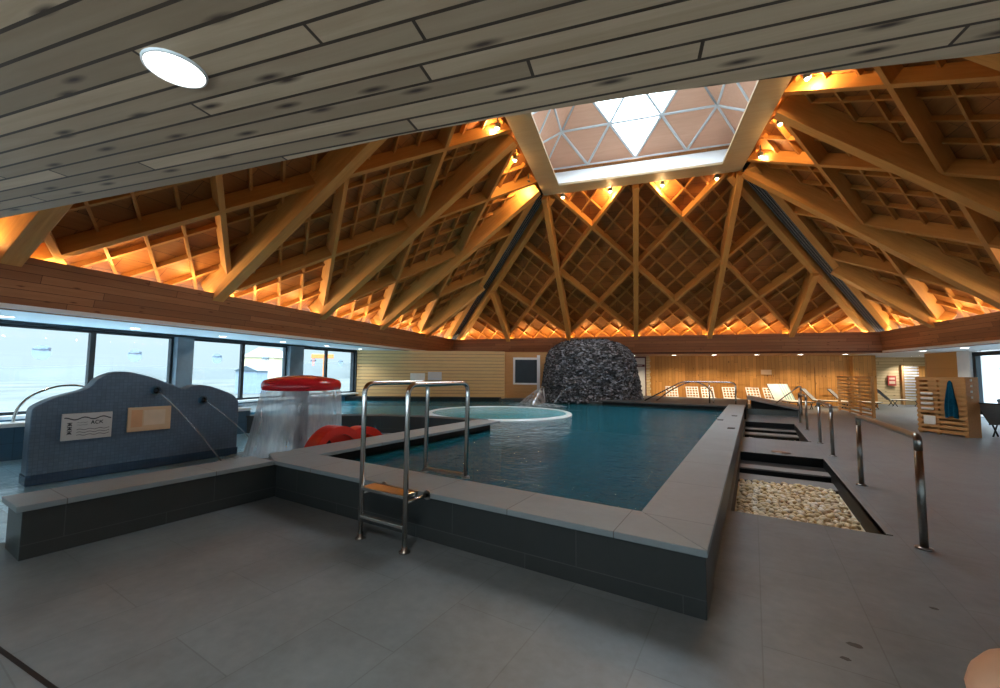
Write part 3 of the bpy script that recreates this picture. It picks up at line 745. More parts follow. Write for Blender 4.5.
for k in range(4):
    bd = MB(); gl = MB(); rb = MB()
    for r in range(4):
        n = 4-r
        for i in range(n):
            a, b_, c_ = dome_pt(k,i,r), dome_pt(k,i+1,r), dome_pt(k,i,r+1)
            tri = (r >= 1 and i == (n-1)//2 if n % 2 else r >= 2) or r == 3
            (gl if tri else bd).add([MDi @ a, MDi @ b_, MDi @ c_], [(0,1,2)])
            for p_, q_ in ((a,b_),(b_,c_),(c_,a)): rb.tube([MDi @ p_, MDi @ q_], .045 if (i or r) else .05, 6, caps=False)
            if i < n-1:
                d_ = dome_pt(k,i+1,r+1)
                tri2 = (r == 0 and i == 1) or (r == 1) or r == 2
                (gl if tri2 else bd).add([MDi @ b_, MDi @ d_, MDi @ c_], [(0,1,2)])
    bd.build('board_panel', M['pinkply'], dome); gl.build('glass_panel', M['glass'], dome); rb.build('rib_grid', M['rib'], dome)

# ---- roof spots around the skylight ring
def small_light(name, loc, power, color, r=.05, kind='POINT', rot=None, spot=2.2, blend=.6):
    ld = bpy.data.lights.new(name, kind); ld.energy = power; ld.color = color; ld.shadow_soft_size = r
    if kind == 'SPOT': ld.spot_size = spot; ld.spot_blend = blend
    o = bpy.data.objects.new(name, ld); COL.objects.link(o); o.location = loc
    if rot is not None: o.rotation_euler = rot
    return o
sp0 = None
for k, side in enumerate(SIDES):
    if k == 2: continue
    for j in range(4):
        p = (-2.8,-.95,.95,2.8)[j] + (-.45 if k == 1 else .2 if k == 3 else 0)
        loc = Matrix.Rotation(k*PI/2, 4, 'Z') @ Vector((p, SK+.36, HK-.01)); wloc = M_B @ loc
        if sp0 is None:
            sp0 = MB().lathe([(.0,-.05),(.04,-.035),(.055,0),(.04,.04),(.0,.05)], 14).build('roof_spot', M['lamp_warm'])
            MB().lathe([(.075,0),(.085,.02),(.085,.13),(.02,.15),(.02,.40)], 14).build('housing', M['gray_metal'], sp0)
            o = sp0
        else: o = copy_tree(sp0)
        o.location = wloc
        where = {0:('leftmost','second from the left','second from the right','rightmost'), 1:('nearest the soffit','second from the soffit','second from the far corner','nearest the far corner'), 3:('nearest the far corner','second from the far corner','second from the soffit','nearest the soffit')}[k][j]
        tag(o, 'small glowing spot on the %s edge of the skylight frame, %s' % (side, where), 'spotlight', 'spots around the skylight frame')
        v = Matrix.Rotation(k*PI/2+TH, 3, 'Z') @ Vector((0,1,0))
        small_light('roof_spot_light', wloc+v*.12+Vector((0,0,-.05)), 90, (1,.60,.24), .06)
# ---- warm LED strips lying in the cove behind the fascia
for k, side in enumerate(SIDES):
    if k == 2: continue
    Mk = M_B @ Matrix.Rotation(k*PI/2, 4, 'Z')
    o = MB().box(-B+.2,B-.2,B+.11,B+.15,ZT-.04,ZT).build('led_strip', M['led'], M=Mk)
    tag(o, 'warm glowing light strip tucked behind the top of the %s fascia' % side, 'light strip', 'cove light strips')

# ---- pairs of warm uplights in the cove, two to each bay, shining up the roof boards
for k in (0, 1, 3):
    MF = face_matrix(k); off = -.62 if k == 1 else (.0 if k == 0 else .15)
    for i in range(-3, 3):
        for dp in (.95, 2.55):
            p = i*WC+off+dp
            if abs(p) > B-.4: continue
            pos = MF @ Vector((p, -.18, .22))
            aim = (MF.to_3x3() @ Vector((.25 if dp < 1.5 else -.25, 1, .22))).normalized()
            small_light('cove_uplight', pos, 30, (1,.66,.25), .04, 'SPOT', (-aim).to_track_quat('Z','Y').to_euler(), 2.4, .8)

# =================================================================== POOL FURNITURE
# ---- stainless ladder over the front wall
lad = empty('pool_ladder', (-2.98, 3.1, 0))
tag(lad, 'stainless steel ladder arching over the grey front wall of the pool', 'ladder')
for sx in (-.29, .29):
    path = fillet([(sx,-.31,.02),(sx,-.31,1.485),(sx,.62,1.485),(sx,.60,.47)], .11, 6)
    hr_ = MB().tube(path, .024, 12).build('handrail', M['steel'], lad)
    MB().lathe([(.0,0),(.052,0),(.052,.012),(.03,.02),(.027,.05),(0,.05)], 18, (sx,-.31,.001)).build('foot_plate', M['dark_steel'], hr_)
    MB().lathe([(.0,0),(.045,0),(.045,.012),(.027,.03),(0,.03)], 18, (sx,.60,.456)).build('foot_plate', M['dark_steel'], hr_)
    br = MB().tube([(sx,-.31,.43),(sx,-.02,.43)], .016, 10).build('wall_bracket', M['steel'], lad)
    MB().tube([(sx,-.03,.43),(sx,-.012,.43)], .045, 16).build('flange', M['dark_steel'], br)
for z, dp in ((.48,.20),(.215,.05)):
    MB().box(-.28,.28,-.335,-.335+dp,z-.016,z+.016).build('rung', M['steel'], lad, bevel=.006)
MB().box(-.28,.28,.57,.63,.47,.505).build('cross_bar', M['dark_steel'], lad, bevel=.008)
MB().box(-.28,.28,-.17,-.14,.44,.50).build('cross_bar', M['dark_steel'], lad, bevel=.006)

# ---- blue splash wall with its signs and spouts
ctl = [(1.50,.02),(1.50,.98),(1.53,1.08),(1.72,1.20),(2.00,1.295),(2.09,1.36),(2.18,1.48),(2.41,1.575),(2.73,1.51),(3.10,1.355),(3.28,1.285),(3.46,1.345),(3.69,1.31),(4.02,1.17),(4.13,1.07),(4.17,.98),(4.17,.02)]
def crom(P, k=5):
    out = []
    for i in range(len(P)-1):
        p0, p1, p2, p3 = P[max(i-1,0)], P[i], P[i+1], P[min(i+2,len(P)-1)]
        for j in range(k):
            t = j/k
            out.append(tuple(.5*((2*p1[c])+(-p0[c]+p2[c])*t+(2*p0[c]-5*p1[c]+4*p2[c]-p3[c])*t*t+(-p0[c]+3*p1[c]-3*p2[c]+p3[c])*t**3) for c in range(len(p1))))
    return out+[P[-1]]
prof = [ctl[0]] + crom(ctl[1:-1]) + [ctl[-1]]
MYZ = Matrix(((0,0,1,0),(1,0,0,0),(0,1,0,0),(0,0,0,1)))     # local (x,y,z) -> world (z,x,y)
sw = empty('splash_wall', (-8.55, 2.8, 0))
tag(sw, 'blue mosaic splash wall with a wavy humped top standing in the shallow pool', 'splash wall')
MS = Matrix.Translation((8.55,-2.8,0)) @ MYZ
MB().prism(prof, -8.70, -8.40, MS).build('body', M['blue_tile'], sw, bevel=.02, seg=3)
MB().prism([(1.49,.02),(4.18,.02),(4.18,.16),(1.49,.16)], -8.71, -8.385, MS).build('foot_band', M['blue_dark'], sw, bevel=.01)  # darker mosaic band along the foot of the splash wall
for y, z in ((2.86,1.265),(3.55,1.075)):
    o = MB().lathe([(.0,-.05),(.035,-.05),(.035,.02),(.05,.03),(.05,.045),(.03,.05),(.028,.0),(0,.0)], 16)
    ob = o.build('spout', M['black'], sw); ob.matrix_local = Matrix.Translation((.12, y-2.8, z)) @ Matrix.Rotation(PI/2, 4, 'Y')
    hood = MB(); hood.lathe([(.02,0),(.07,.0),(.075,.05),(.05,.10)], 16, caps=False)
    hb = hood.build('hood', M['bluewall'], ob)
# signs: local x along +y, local y up, local z towards the viewer
def sign_matrix(y, z, x=-8.365): return Matrix(((0,0,1,x),(1,0,0,y),(0,1,0,z),(0,0,0,1)))
SG = sign_matrix(2.065, .775)
sg = MB().box(-.27,.27,-.19,.19,-.035,.0).build('rules_sign', M['sign_white'], M=SG, bevel=.004)
tag(sg, 'white sign with wavy lines on the left of the blue splash wall', 'sign')
def wave(x0, x1, y, amp, per, w, ph=0):
    m = MB(); n = 40; pts = [(x0+(x1-x0)*i/n, y+amp*math.sin(2*PI*(i/n)*(x1-x0)/per+ph)) for i in range(n+1)]
    for a, b in zip(pts, pts[1:]): m.add([(a[0],a[1]-w,.002),(b[0],b[1]-w,.002),(b[0],b[1]+w,.002),(a[0],a[1]+w,.002)], [(0,1,2,3)])
    return m
def sub(mb, name, mat, par, Mx):
    o = mb.build(name, mat, par); return o
wm = wave(-.25,.255,.115,.016,.20,.008,1.2); sub(wm, 'wavy_line', M['sign_ink'], sg, SG)
for yy in (-.045,-.085,-.125): sub(wave(-.115,.24,yy,.007,.11,.0035), 'wavy_line', M['sign_ink'], sg, SG)
for yy in (.055,.02): sub(wave(-.115,.0,yy,.004,.05,.002), 'wavy_line', M['sign_ink'], sg, SG)
gl = MB()
def bar(x0,y0,x1,y1,w=.006):
    d = Vector((x1-x0,y1-y0)); n = Vector((-d.y,d.x)).normalized()*w
    gl.add([(x0-n.x,y0-n.y,.0022),(x1-n.x,y1-n.y,.0022),(x1+n.x,y1+n.y,.0022),(x0+n.x,y0+n.y,.0022)], [(0,1,2,3)])
for cy in (.035,-.025,-.085):                      # upright column of characters at the left edge
    bar(-.215,cy+.02,-.165,cy+.02); bar(-.19,cy+.028,-.19,cy-.02); bar(-.21,cy-.0,-.17,cy-.0); bar(-.19,cy,-.215,cy-.022,.005); bar(-.19,cy,-.165,cy-.022,.005)
def letters(x, y, h, text):
    segs = {'A':[(0,0,.5,1),(.5,1,1,0),(.2,.4,.8,.4)],'C':[(1,.9,.3,1),(.3,1,0,.6),(0,.6,0,.35),(0,.35,.3,0),(.3,0,1,.1)],'K':[(0,0,0,1),(0,.45,1,1),(.25,.55,1,0)]}
    for ch in text:
        for a,b,c,d in segs[ch]: bar(x+a*h*.7, y+b*h, x+c*h*.7, y+d*h, h*.10)
        x += h*.95
sub(gl, 'vertical_lettering', M['sign_ink'], sg, SG); gl = MB()
letters(.035,.025,.05,'ACK')
sub(gl, 'lettering', M['sign_ink'], sg, SG)
SG2 = sign_matrix(2.80, .815)
sg2 = MB().box(-.28,.28,-.19,.19,-.045,.0).build('notice_sign', M['sign_orange'], M=SG2, bevel=.004)
tag(sg2, 'pale orange sign right of the white wavy sign on the blue splash wall', 'sign')
MB().add([(-.24,-.12,.002),(-.10,-.12,.002),(-.10,.15,.002),(-.24,.15,.002)], [(0,1,2,3)]).build('colour_field', M['sign_deep'], sg2)
MB().add([(-.08,-.10,.002),(.20,-.10,.002),(.20,.14,.002),(-.08,.14,.002)], [(0,1,2,3)]).build('colour_field', M['sign_peach'], sg2)
# water arcs from the spouts
def arc(p, d, n=14):
    P0_, P1_ = Vector(p), Vector(d)
    return [P0_.lerp(P1_, t/n)+Vector((0,0,.10*math.sin(PI*t/n)*.6)) for t in range(n+1)]
for (p, d, txt) in (((-8.33,2.86,1.27),(-7.75,3.62,.05),'thin water jet from the left spout of the blue splash wall'), ((-8.33,3.55,1.08),(-7.9,4.42,.05),'thin water jet from the right spout of the blue splash wall')):
    o = MB().tube(arc(p,d), [.006+.006*t/14 for t in range(15)], 8).build('water_jet', M['jet'])
    tag(o, txt, 'water jet', 'jets of the splash wall', 'stuff')
# ---- red mushroom shower
mu = empty('mushroom_shower', (-7.26, 4.72, 0))
tag(mu, 'red mushroom water feature shedding a bell of water behind the pool corner', 'mushroom shower')
MB().lathe([(.0,1.25),(.60,1.25),(.665,1.255),(.685,1.30),(.685,1.37),(.655,1.425),(.55,1.465),(.36,1.50),(.15,1.525),(0,1.53)], 48).build('cap', M['red'], mu)
MB().lathe([(.16,0),(.15,.04),(.115,.06),(.115,1.24)], 20).build('column', M['ochre'], mu)
wc = MB(); nn = 64; prs = [(.67,1.25),(.69,1.15),(.72,.95),(.75,.7),(.78,.4),(.83,.12),(.88,.04)]
vs = []
for r, z in prs:
    for k in range(nn):
        t = 2*PI*k/nn; rr = r*(1+.012*math.sin(5*t+z*3)+.01*math.sin(11*t)); vs.append((rr*math.cos(t)-(1.25-z)*.12, rr*math.sin(t), z))
wc.add(vs, [(i*nn+k, i*nn+(k+1)%nn, (i+1)*nn+(k+1)%nn, (i+1)*nn+k) for i in range(len(prs)-1) for k in range(nn)], 0, True)
o = wc.build('falling_water', M['curtain']); o.location = mu.location
tag(o, 'bell-shaped sheet of water falling from the rim of the red mushroom cap', 'water', None, 'stuff')
fo = MB(); fo.lathe([(.6,.0),(.8,.03),(.95,.05),(1.1,.03),(1.3,.0)], 48, caps=False)
o = fo.build('splash_foam', M['foam']); o.location = (-7.28, 4.75, .036)
tag(o, 'ring of white foam on the water under the red mushroom', 'foam', None, 'stuff')
# ---- red water toys
def arch_toy(name, loc, r_out, r_in, dep, hf, label, dome):
    t = empty(name, loc, PI/2); tag(t, label, 'water toy')
    n = 26; pts = [(r_out*math.cos(PI*k/n)*1.04, r_out*hf*math.sin(PI*k/n)) for k in range(n+1)]
    inn = [(r_in*math.cos(PI*k/n)*1.04, r_in*hf*math.sin(PI*k/n)) for k in range(n+1)]
    Mx = Matrix.Rotation(PI/2, 4, 'X')
    sh = MB()
    for k in range(n): sh.prism([pts[k], pts[k+1], inn[k+1], inn[k]], -dep, dep, Mx)
    me = sh.build('shell', M['redtoy'], t)
    pl = MB().prism([(x*.99,y*.99) for x,y in inn], -dep*.35, dep*.55 if dome else -dep*.1, Mx).build('infill', M['redtoy'] if dome else M['orange'], t)
    if dome:
        hole = MB().prism([(-.20+.075*math.cos(2*PI*k/20), .40+.075*math.sin(2*PI*k/20)) for k in range(20)], dep*.5, dep*.58, Mx).build('hole', M['black'], t)
    return t
arch_toy('arched_water_toy', (-6.0,4.52,.02), .52, .42, .15, 1.3, 'red domed water toy with a dark round hole, left of the arched one', True)
arch_toy('arched_water_toy', (-6.38,5.36,.02), .55, .41, .13, 1.0, 'red arched water toy with an orange inside, right of the domed one', False)

# ---- handrail arch on the raised pool
o = MB().tube(crom([(-11.3,1.80,.64),(-11.3,1.86,.92),(-11.3,2.04,1.14),(-11.3,2.38,1.285),(-11.3,2.72,1.25),(-11.3,3.05,1.02),(-11.3,3.2,.64)], 6), .022, 10).build('grab_rail', M['steel'])
tag(o, 'curved steel grab rail on the raised blue pool by the windows', 'grab rail')
o = MB().box(-10.95,-10.6,1.9,2.35,.0,.10).build('step_block', M['grey_ledge'], bevel=.015)
tag(o, 'small grey step behind the near end of the blue splash wall', 'step')

# ---- round whirlpool basin in the big pool
jc = empty('whirlpool_basin', (-7.3, 11.9, .24))
tag(jc, 'round turquoise whirlpool with a white rim set in the big pool', 'whirlpool')
MB().lathe([(2.22,-.2),(2.23,.05),(2.25,.06),(2.36,.06),(2.40,.045),(2.42,.0)], 72, caps=False).build('rim', M['rim_white'], jc)
MB().lathe([(0,-.10),(2.23,-.10)], 60, caps=False).build('basin_floor', M['basin_turq'], jc)
o = MB().lathe([(0,0),(2.225,0)], 60, (-7.3,11.9,.275), caps=False).build('whirlpool_water', M['water_jac'])
tag(o, 'light turquoise water inside the white round rim', 'water', None, 'stuff')

# ---- rock of stacked slate
from mathutils import noise as mnoise
rk = MB(); RX, NZ, NA = 2.2, 46, 120
ang = math.radians(31.5)
def rock_r(h):       # half width by height
    tt = max(0, min(1, h))
    return (1-tt**7)**.40*(1-.06*tt)
Rv = []
for i in range(NZ+1):
    h = i/NZ
    for k in range(NA):
        t = 2*PI*k/NA; c, s_ = math.cos(t), math.sin(t)
        w = rock_r(h); sq = 1/(abs(c)**3+abs(s_)**3)**(1/3)
        x = RX*w*sq*c*(1+(.03 if c > 0 else 0)*(1-h)); y = 1.5*w*sq*s_
        x += h*(.10 if c < 0 else -.22)*abs(c)**.5
        z = 2.88*h
        v = Vector((x,y,z)); v += Vector((c,s_,0))*(mnoise.noise(v*1.1)*.10+mnoise.noise(v*4)*.05)
        Rv.append(v)
rk.add(Rv, [(i*NA+k, i*NA+(k+1)%NA, (i+1)*NA+(k+1)%NA, (i+1)*NA+k) for i in range(NZ) for k in range(NA)], 0, False)
rnd = random.Random(3)
for _ in range(5500):
    i = rnd.randrange(NZ); k = rnd.randrange(NA); p = Rv[i*NA+k]; q = Rv[i*NA+(k+1)%NA]; u_ = Rv[(i+1)*NA+k]
    nrm = (q-p).cross(u_-p)
    if nrm.length < 1e-6: continue
    nrm.normalize(); a, b_, c_ = rnd.uniform(.05,.125), rnd.uniform(.025,.06), rnd.uniform(.015,.035)
    Mx = Matrix.Translation(p+nrm*.01) @ nrm.to_track_quat('Z','Y').to_matrix().to_4x4() @ Matrix.Rotation(rnd.uniform(-.5,.5), 4, 'Z') @ Euler((rnd.uniform(-.5,.5), rnd.uniform(-.5,.5), 0)).to_matrix().to_4x4()
    rk.box(-a,a,-b_,b_,-c_,c_,Mx)
o = rk.build('slate_rock', M['rock'], M=Matrix.Translation((-6.62,19.03,.33)) @ Matrix.Rotation(ang, 4, 'Z'))
tag(o, 'big rounded rock of stacked dark slate chips at the far end of the pool', 'rock')
# water spray and jet beside it
cr = Vector((.8526,.5225,0)); fw = Vector((-.5225,.8526,0))
def cam_pt(px, depth, z): return cr*((px-500)/412*depth)+fw*depth+Vector((0,0,z))
sp = MB(); n1, n2 = 14, 12; vs = []
top = cam_pt(544,17.9,.95)
for i in range(n1+1):
    u_ = i/n1; base = cam_pt(519+27*u_, 17.9-.5*math.sin(PI*u_), .28)
    tp = top + cr*(-.18*(1-u_))
    for j in range(n2+1):
        v_ = j/n2; p = tp.lerp(base, v_); p.z = tp.z+(base.z-tp.z)*(v_**1.25); vs.append(p)
sp.add(vs, [(i*(n2+1)+j, i*(n2+1)+j+1, (i+1)*(n2+1)+j+1, (i+1)*(n2+1)+j) for i in range(n1) for j in range(n2)], 0, True)
o = sp.build('water_fan', M['spray']); tag(o, 'white fan of falling water left of the dark slate rock', 'water', None, 'stuff')
o = MB().tube([cam_pt(544,17.95,.3), cam_pt(544,17.95,.99), cam_pt(541,17.9,1.0)], .03, 8).build('fan_spout', M['steel']); tag(o, 'upright steel spout feeding the white water fan', 'spout')
o = MB().tube([cam_pt(566+(553-566)*t/10, 17.6, .95+(.28-.95)*(t/10)**1.2) for t in range(11)], .035, 8).build('rock_jet', M['jet']); tag(o, 'thin slanting water jet in front of the slate rock', 'water jet', None, 'stuff')
fo = MB(); fo.lathe([(.1,.01),(.5,.05),(.8,.06),(1.0,.03),(1.15,0)], 40); o = fo.build('spray_foam', M['foam']); o.location = cam_pt(537,17.3,.26); o.scale = (1.15,.6,1)
tag(o, 'patch of white foam on the pool under the water fan', 'foam', None, 'stuff')

# ---- steel stair rails on the far deck
def rail_obj(name, paths, r, mat, label, cat, group=None, up=None):
    t = empty(name, paths[0][0]); L0 = Vector(paths[0][0])
    for i, p in enumerate(paths):
        MB().tube([Vector(q)-L0 for q in p], r, 10).build('rail' if i == 0 else 'post', mat, t)
    return tag(t, label, cat, group)
Y = 18.45
rail_obj('stair_rail', [fillet([(-4.0,Y,.46),(-2.50,Y,1.30),(-.58,Y,1.30),(-.60,Y,.46)], .2), [(-1.5,Y,.46),(-1.5,Y,1.3)]], .028, M['steel'], 'steel stair rail on the far deck with a level top bar', 'stair rail')
Y = 18.9
rail_obj('stair_rail', [crom([(-3.6,Y,.46),(-2.95,Y,.95),(-2.30,Y,1.27),(-1.9,Y,1.25),(-1.55,Y,1.02),(-1.42,Y,.80),(-1.40,Y,.46)], 6)], .028, M['steel'], 'steel stair rail on the far deck bent down in an arch', 'stair rail')
rail_obj('stair_rail', [fillet([(.75,20.4,.42),(.95,20.4,.62),(1.55,20.4,1.15),(1.62,20.4,1.15),(1.62,20.4,0.0)], .06)], .022, M['dark_steel'], 'slanting dark steel rail above the small ramp right of the deck', 'stair rail')
# ---- railings beside the pits
def railing(y0, y1, z0, z1, label, x=1.31):
    t = empty('railing', (x, y0, 0)); ly = y1-y0
    pa = fillet([(0,.0,z0-.13),(0,0,z0),(0,ly,z1),(0,ly,z1-.13)], .10, 6)
    MB().tube(pa, .033, 12).build('rail', M['dark_steel'], t)
    for yy, zz in ((0, z0), (ly, z1)):
        po = MB().tube([(0,yy,.01),(0,yy,zz-.125)], .0325, 12).build('post', M['dark_steel'], t)
        MB().lathe([(0,0),(.065,0),(.065,.012),(.04,.02),(0,.02)], 18, (0,yy,.001)).build('base_plate', M['dark_steel'], po)
    return tag(t, label, 'railing', 'steel railings beside the pits')
railing(5.43, 8.03, 1.03, 1.00, 'nearest steel railing, beside the big pebble pit')
railing(10.55, 12.36, .99, .99, 'middle steel railing, between the two pits')
railing(15.14, 17.17, .99, .99, 'farthest steel railing, beside the far pit')

# ---- slots in the pool coping, floor grate and drain
for i, (x, y) in enumerate(((-.43,10.2),(-.74,11.9),(-.47,13.3))):
    o = MB().box(x-.07,x+.07,y-.11,y+.11,.452,.462).build('coping_slot', M['black'], bevel=.004)
    tag(o, 'dark slot set in the right pool coping, ' + ('nearest one','middle one on the water side','farthest one')[i], 'slot', 'slots in the right coping')
o = MB().lathe([(0,0),(.17,0),(.17,.008),(.15,.012),(0,.012)], 28, (.45,10.42,.001)); o = o.build('floor_grate', M['dark_steel']); o.location = (0,0,0)
tag(o, 'round metal grate in the floor between the two pits', 'grate')
dr = MB(); dd_ = Vector((-3.04+3.72,.70-.62,0)).normalized(); nn_ = Vector((-dd_.y,dd_.x,0)); p = Vector((-3.72,.62,0))-dd_*4; q = p+dd_*6.2
o = MB().add([p-nn_*.012+Vector((0,0,.002)), q-nn_*.012+Vector((0,0,.002)), q+nn_*.012+Vector((0,0,.002)), p+nn_*.012+Vector((0,0,.002))], [(0,1,2,3)]).build('drain_slot', M['black'])
tag(o, 'thin dark drain slot across the near left corner of the floor', 'drain')

# ---- pebbles
pv = []
for s_ in range(6):
    r_ = random.Random(50+s_); m = MB(); n, k_ = 8, 6; vs = []
    ax = (r_.uniform(.040,.052), r_.uniform(.031,.039), r_.uniform(.022,.032)); off_ = r_.uniform(0,9)
    for i in range(k_+1):
        ph = PI*i/k_
        for k in range(n):
            t = 2*PI*k/n; d = Vector((math.sin(ph)*math.cos(t), math.sin(ph)*math.sin(t), math.cos(ph))); f = 1+.14*mnoise.noise(d*1.3+Vector((off_,0,0)))
            vs.append((d.x*ax[0]*f, d.y*ax[1]*f, d.z*ax[2]*f))
    m.add(vs, [(i*n+k, (i+1)*n+k, (i+1)*n+(k+1)%n, i*n+(k+1)%n) for i in range(k_) for k in range(n)], 0, True)
    pv.append(m)
spots = []
r_ = random.Random(9)
def pz(x, y, x0, y0): return (-.215 if y0 < 9 else -.36)+.035*mnoise.noise(Vector((x*2,y*2,0)))
for (x0,x1,y0,y1), dens in zip(PIT, (1.0,1.0)):
    y = y0+.05
    while y < y1-1.65:
        x = x0+.05+r_.uniform(0,.05)
        while x < x1-.05:
            spots.append((x+r_.uniform(-.02,.02), y+r_.uniform(-.02,.02), pz(x,y,x0,y0)+r_.uniform(-.015,.02)))
            x += .085
        y += .070
# nearest ones that show over the rim stand as single stones
def shows(s_): return (s_[1] < 10.2 and s_[1] > 6.55)
vis = sorted([s_ for s_ in spots if shows(s_)], key=lambda s_: s_[1])
single = vis[:300]; ss = set(single); rest = [s_ for s_ in spots if s_ not in ss]
protos = []
for i, (x, y, z) in enumerate(single):
    if i < 6: o = pv[i].build('pebble', M['pebble']); protos.append(o)
    else: o = protos[r_.randrange(6)].copy(); COL.objects.link(o)
    o.location = (x,y,z); o.rotation_euler = (r_.uniform(-.4,.4), r_.uniform(-.4,.4), r_.uniform(0,6.28))
    tag(o, 'rounded cream pebble lying in the near part of the big pit', 'pebble', 'pebbles at the front of the near pit')
bed = MB()
for x, y, z in rest:
    m = pv[r_.randrange(6)]; Mx = Matrix.Translation((x,y,z)) @ Euler((r_.uniform(-.4,.4), r_.uniform(-.4,.4), r_.uniform(0,6.28))).to_matrix().to_4x4()
    bed.add([Mx @ Vector(v) for v in m.v], m.f, 0, True)
for (x0,x1,y0,y1) in PIT: zb_ = -.27 if y0 < 9 else -.42; bed.add([(x0,y0,zb_),(x1,y0,zb_),(x1,y1-1.6,zb_),(x0,y1-1.6,zb_)], [(0,1,2,3)])
o = bed.build('pebble_bed', M['pebble_bed'])
tag(o, 'white and cream pebbles filling the rest of the two floor pits', 'pebbles', None, 'stuff')

# =================================================================== FAR RIGHT
# ---- slatted towel rack
def slat_screen(name, loc, rz, w, h, dep, posts, nsl, label, gaps=(), back=True):
    t = empty(name, loc, rz)
    for px_ in posts: MB().box(px_-.035,px_+.035,-.02,.05,0,h).build('post', M['pallet'], t, bevel=.004)
    for i in range(nsl):
        z = .05+(h-.14)*i/(nsl-1)
        if i in gaps: continue
        MB().box(-.01,w+.01,-.045,-.02,z,z+.075).build('slat', M['pallet'], t, bevel=.003)
    MB().box(w-.02,w+.02,-.03,dep,0,h).build('side_panel', M['pallet'], t, bevel=.004)
    MB().box(-.02,.02,-.0,dep,0,h).build('side_panel', M['pallet'], t, bevel=.004)
    if back: MB().box(.02,w-.02,dep-.04,dep,0,h).build('back_panel', M['pallet'], t)
    return tag(t, label, 'slatted screen')
rk_rot = math.atan2(15.66-16.53, 4.80-4.07)
TR = slat_screen('towel_rack', (4.05,16.55,0), rk_rot, 1.12, 1.58, .38, (.04,.46,1.08), 12, 'wooden slatted towel rack with a blue towel hung on its front')
MTR = Matrix.Translation((4.05,16.55,0)) @ Matrix.Rotation(rk_rot, 4, 'Z')
MB().box(.05,1.08,.06,.34,.58,.61).build('shelf', M['pallet'], TR)
for i, z in enumerate((.66,.80,.94,1.08)):
    o = MB().box(.12,.42,-.085,-.050,z,z+.07).build('folded_towel', M['towel_white'], M=MTR, bevel=.02, seg=3)
    tag(o, 'white rolled towel on the left bay of the wooden rack, ' + ('lowest one','second from the bottom','second from the top','top one')[i], 'towel', 'white towels on the rack')
o = MB().box(.16,.44,-.062,-.05,.26,.50).build('paper_notice', M['pvc'], M=MTR); tag(o, 'pale notice low on the left bay of the wooden towel rack', 'notice')
tb = MB(); nx, nz = 12, 18; vs = []
for j in range(nz+1):
    f = j/nz
    for i in range(nx+1):
        g_ = i/nx-.5; w_ = (.09+.17*min(1,f*1.4))
        vs.append((.83+g_*w_, -.075-.035*math.cos(g_*14+f*2)*min(1,f*2)-.02, 1.46-.96*f+.03*math.cos(g_*6)))
n0 = len(vs); vs += [(x,y+.03,z) for x,y,z in vs]
fsx = [(j*(nx+1)+i, (j+1)*(nx+1)+i, (j+1)*(nx+1)+i+1, j*(nx+1)+i+1) for j in range(nz) for i in range(nx)]
tb.add(vs, fsx+[tuple(a+n0 for a in f[::-1]) for f in fsx]+[(i*(nx+1), i*(nx+1)+n0, (i+1)*(nx+1)+n0, (i+1)*(nx+1)) for i in range(nz)]+[((i+1)*(nx+1)+nx, (i+1)*(nx+1)+n0+nx, i*(nx+1)+n0+nx, i*(nx+1)+nx) for i in range(nz)], 0, True)
o = tb.build('blue_towel', M['towel_blue'], M=MTR); tag(o, 'blue towel hanging on the front of the wooden rack', 'towel')
q = MB()
for z in (1.05,1.2,1.35,1.5): q.lathe([(0,0),(.028,0),(.028,.02),(0,.02)], 12, (0,0,0)) if False else q.box(-.02,.02,-.012,.012,z-.03,z+.03)
o = q.build('side_hook', M['pvc'], TR); o.matrix_local = Matrix.Translation((1.15,.12,0))
fr_ = slat_screen('slatted_divider', (3.38,24.7,0), math.atan2(20.9-24.7, 3.86-3.38), 3.83, 1.58, .07, (.04,1.3,2.55,3.79), 11, 'wooden slatted divider standing below the golden column at the back', (), False)

# ---- loungers
def lounger(name, back_mat, seat_mat, leg_mat, label, lattice=False, bw_=.62, bl=.75):
    t = empty(name); w = bw_/2
    if lattice:
        m = MB()
        for k in range(5): m.box(-w+k*bw_/4.25, -w+k*bw_/4.25+.04, -.015, .015, 0, bl)
        for k in range(5): m.box(-w, w, -.012, .018, k*bl/4.25, k*bl/4.25+.04)
        b = m.build('backrest', back_mat, t)
    else:
        b = MB().box(-w,w,-.012,.012,0,bl).build('backrest', back_mat, t)
        MB().tube(fillet([(-w,0,0),(-w,0,bl),(w,0,bl),(w,0,0)], .06), .017, 8).build('back_frame', leg_mat, b)
    b.location = (0,.60,.34); b.rotation_euler = (-.72,0,0)
    m = MB(); m.box(-w,w,-.85,.60,.33,.36)
    m.build('seat', seat_mat, t, bevel=.01)
    m = MB(); m.tube([(-w,-.87,.33),(-w,.62,.33)], .02, 8); m.tube([(w,-.87,.33),(w,.62,.33)], .02, 8); m.tube([(-w,-.87,.33),(w,-.87,.33)], .02, 8)
    m.build('frame', leg_mat, t)
    for sx in (-w, w):
        for sy in (-.62, .42): MB().tube([(sx,sy-.10,.33),(sx,sy+.10,0)], .018, 8).build('leg', leg_mat, t); MB().tube([(sx,sy+.10,.33),(sx,sy-.10,0)], .018, 8).build('leg', leg_mat, t)
    return tag(t, label, 'lounger')
lat = lounger('lattice_lounger', M['pvc'], M['pvc'], M['pvc'], 'x', True)
for i, a in enumerate((1.9,2.95,3.72,4.78,5.92,6.72)):
    o = lat if i == 0 else copy_tree(lat)
    o.matrix_world = M_B @ Matrix.Translation((a,12.0,0))
    tag(o, 'white lattice-backed lounger against the golden back wall, ' + ('first right of the doorway','second from the doorway','third from the doorway','fourth from the doorway','fifth from the doorway','sixth from the doorway')[i], 'lounger', 'white loungers along the back wall')
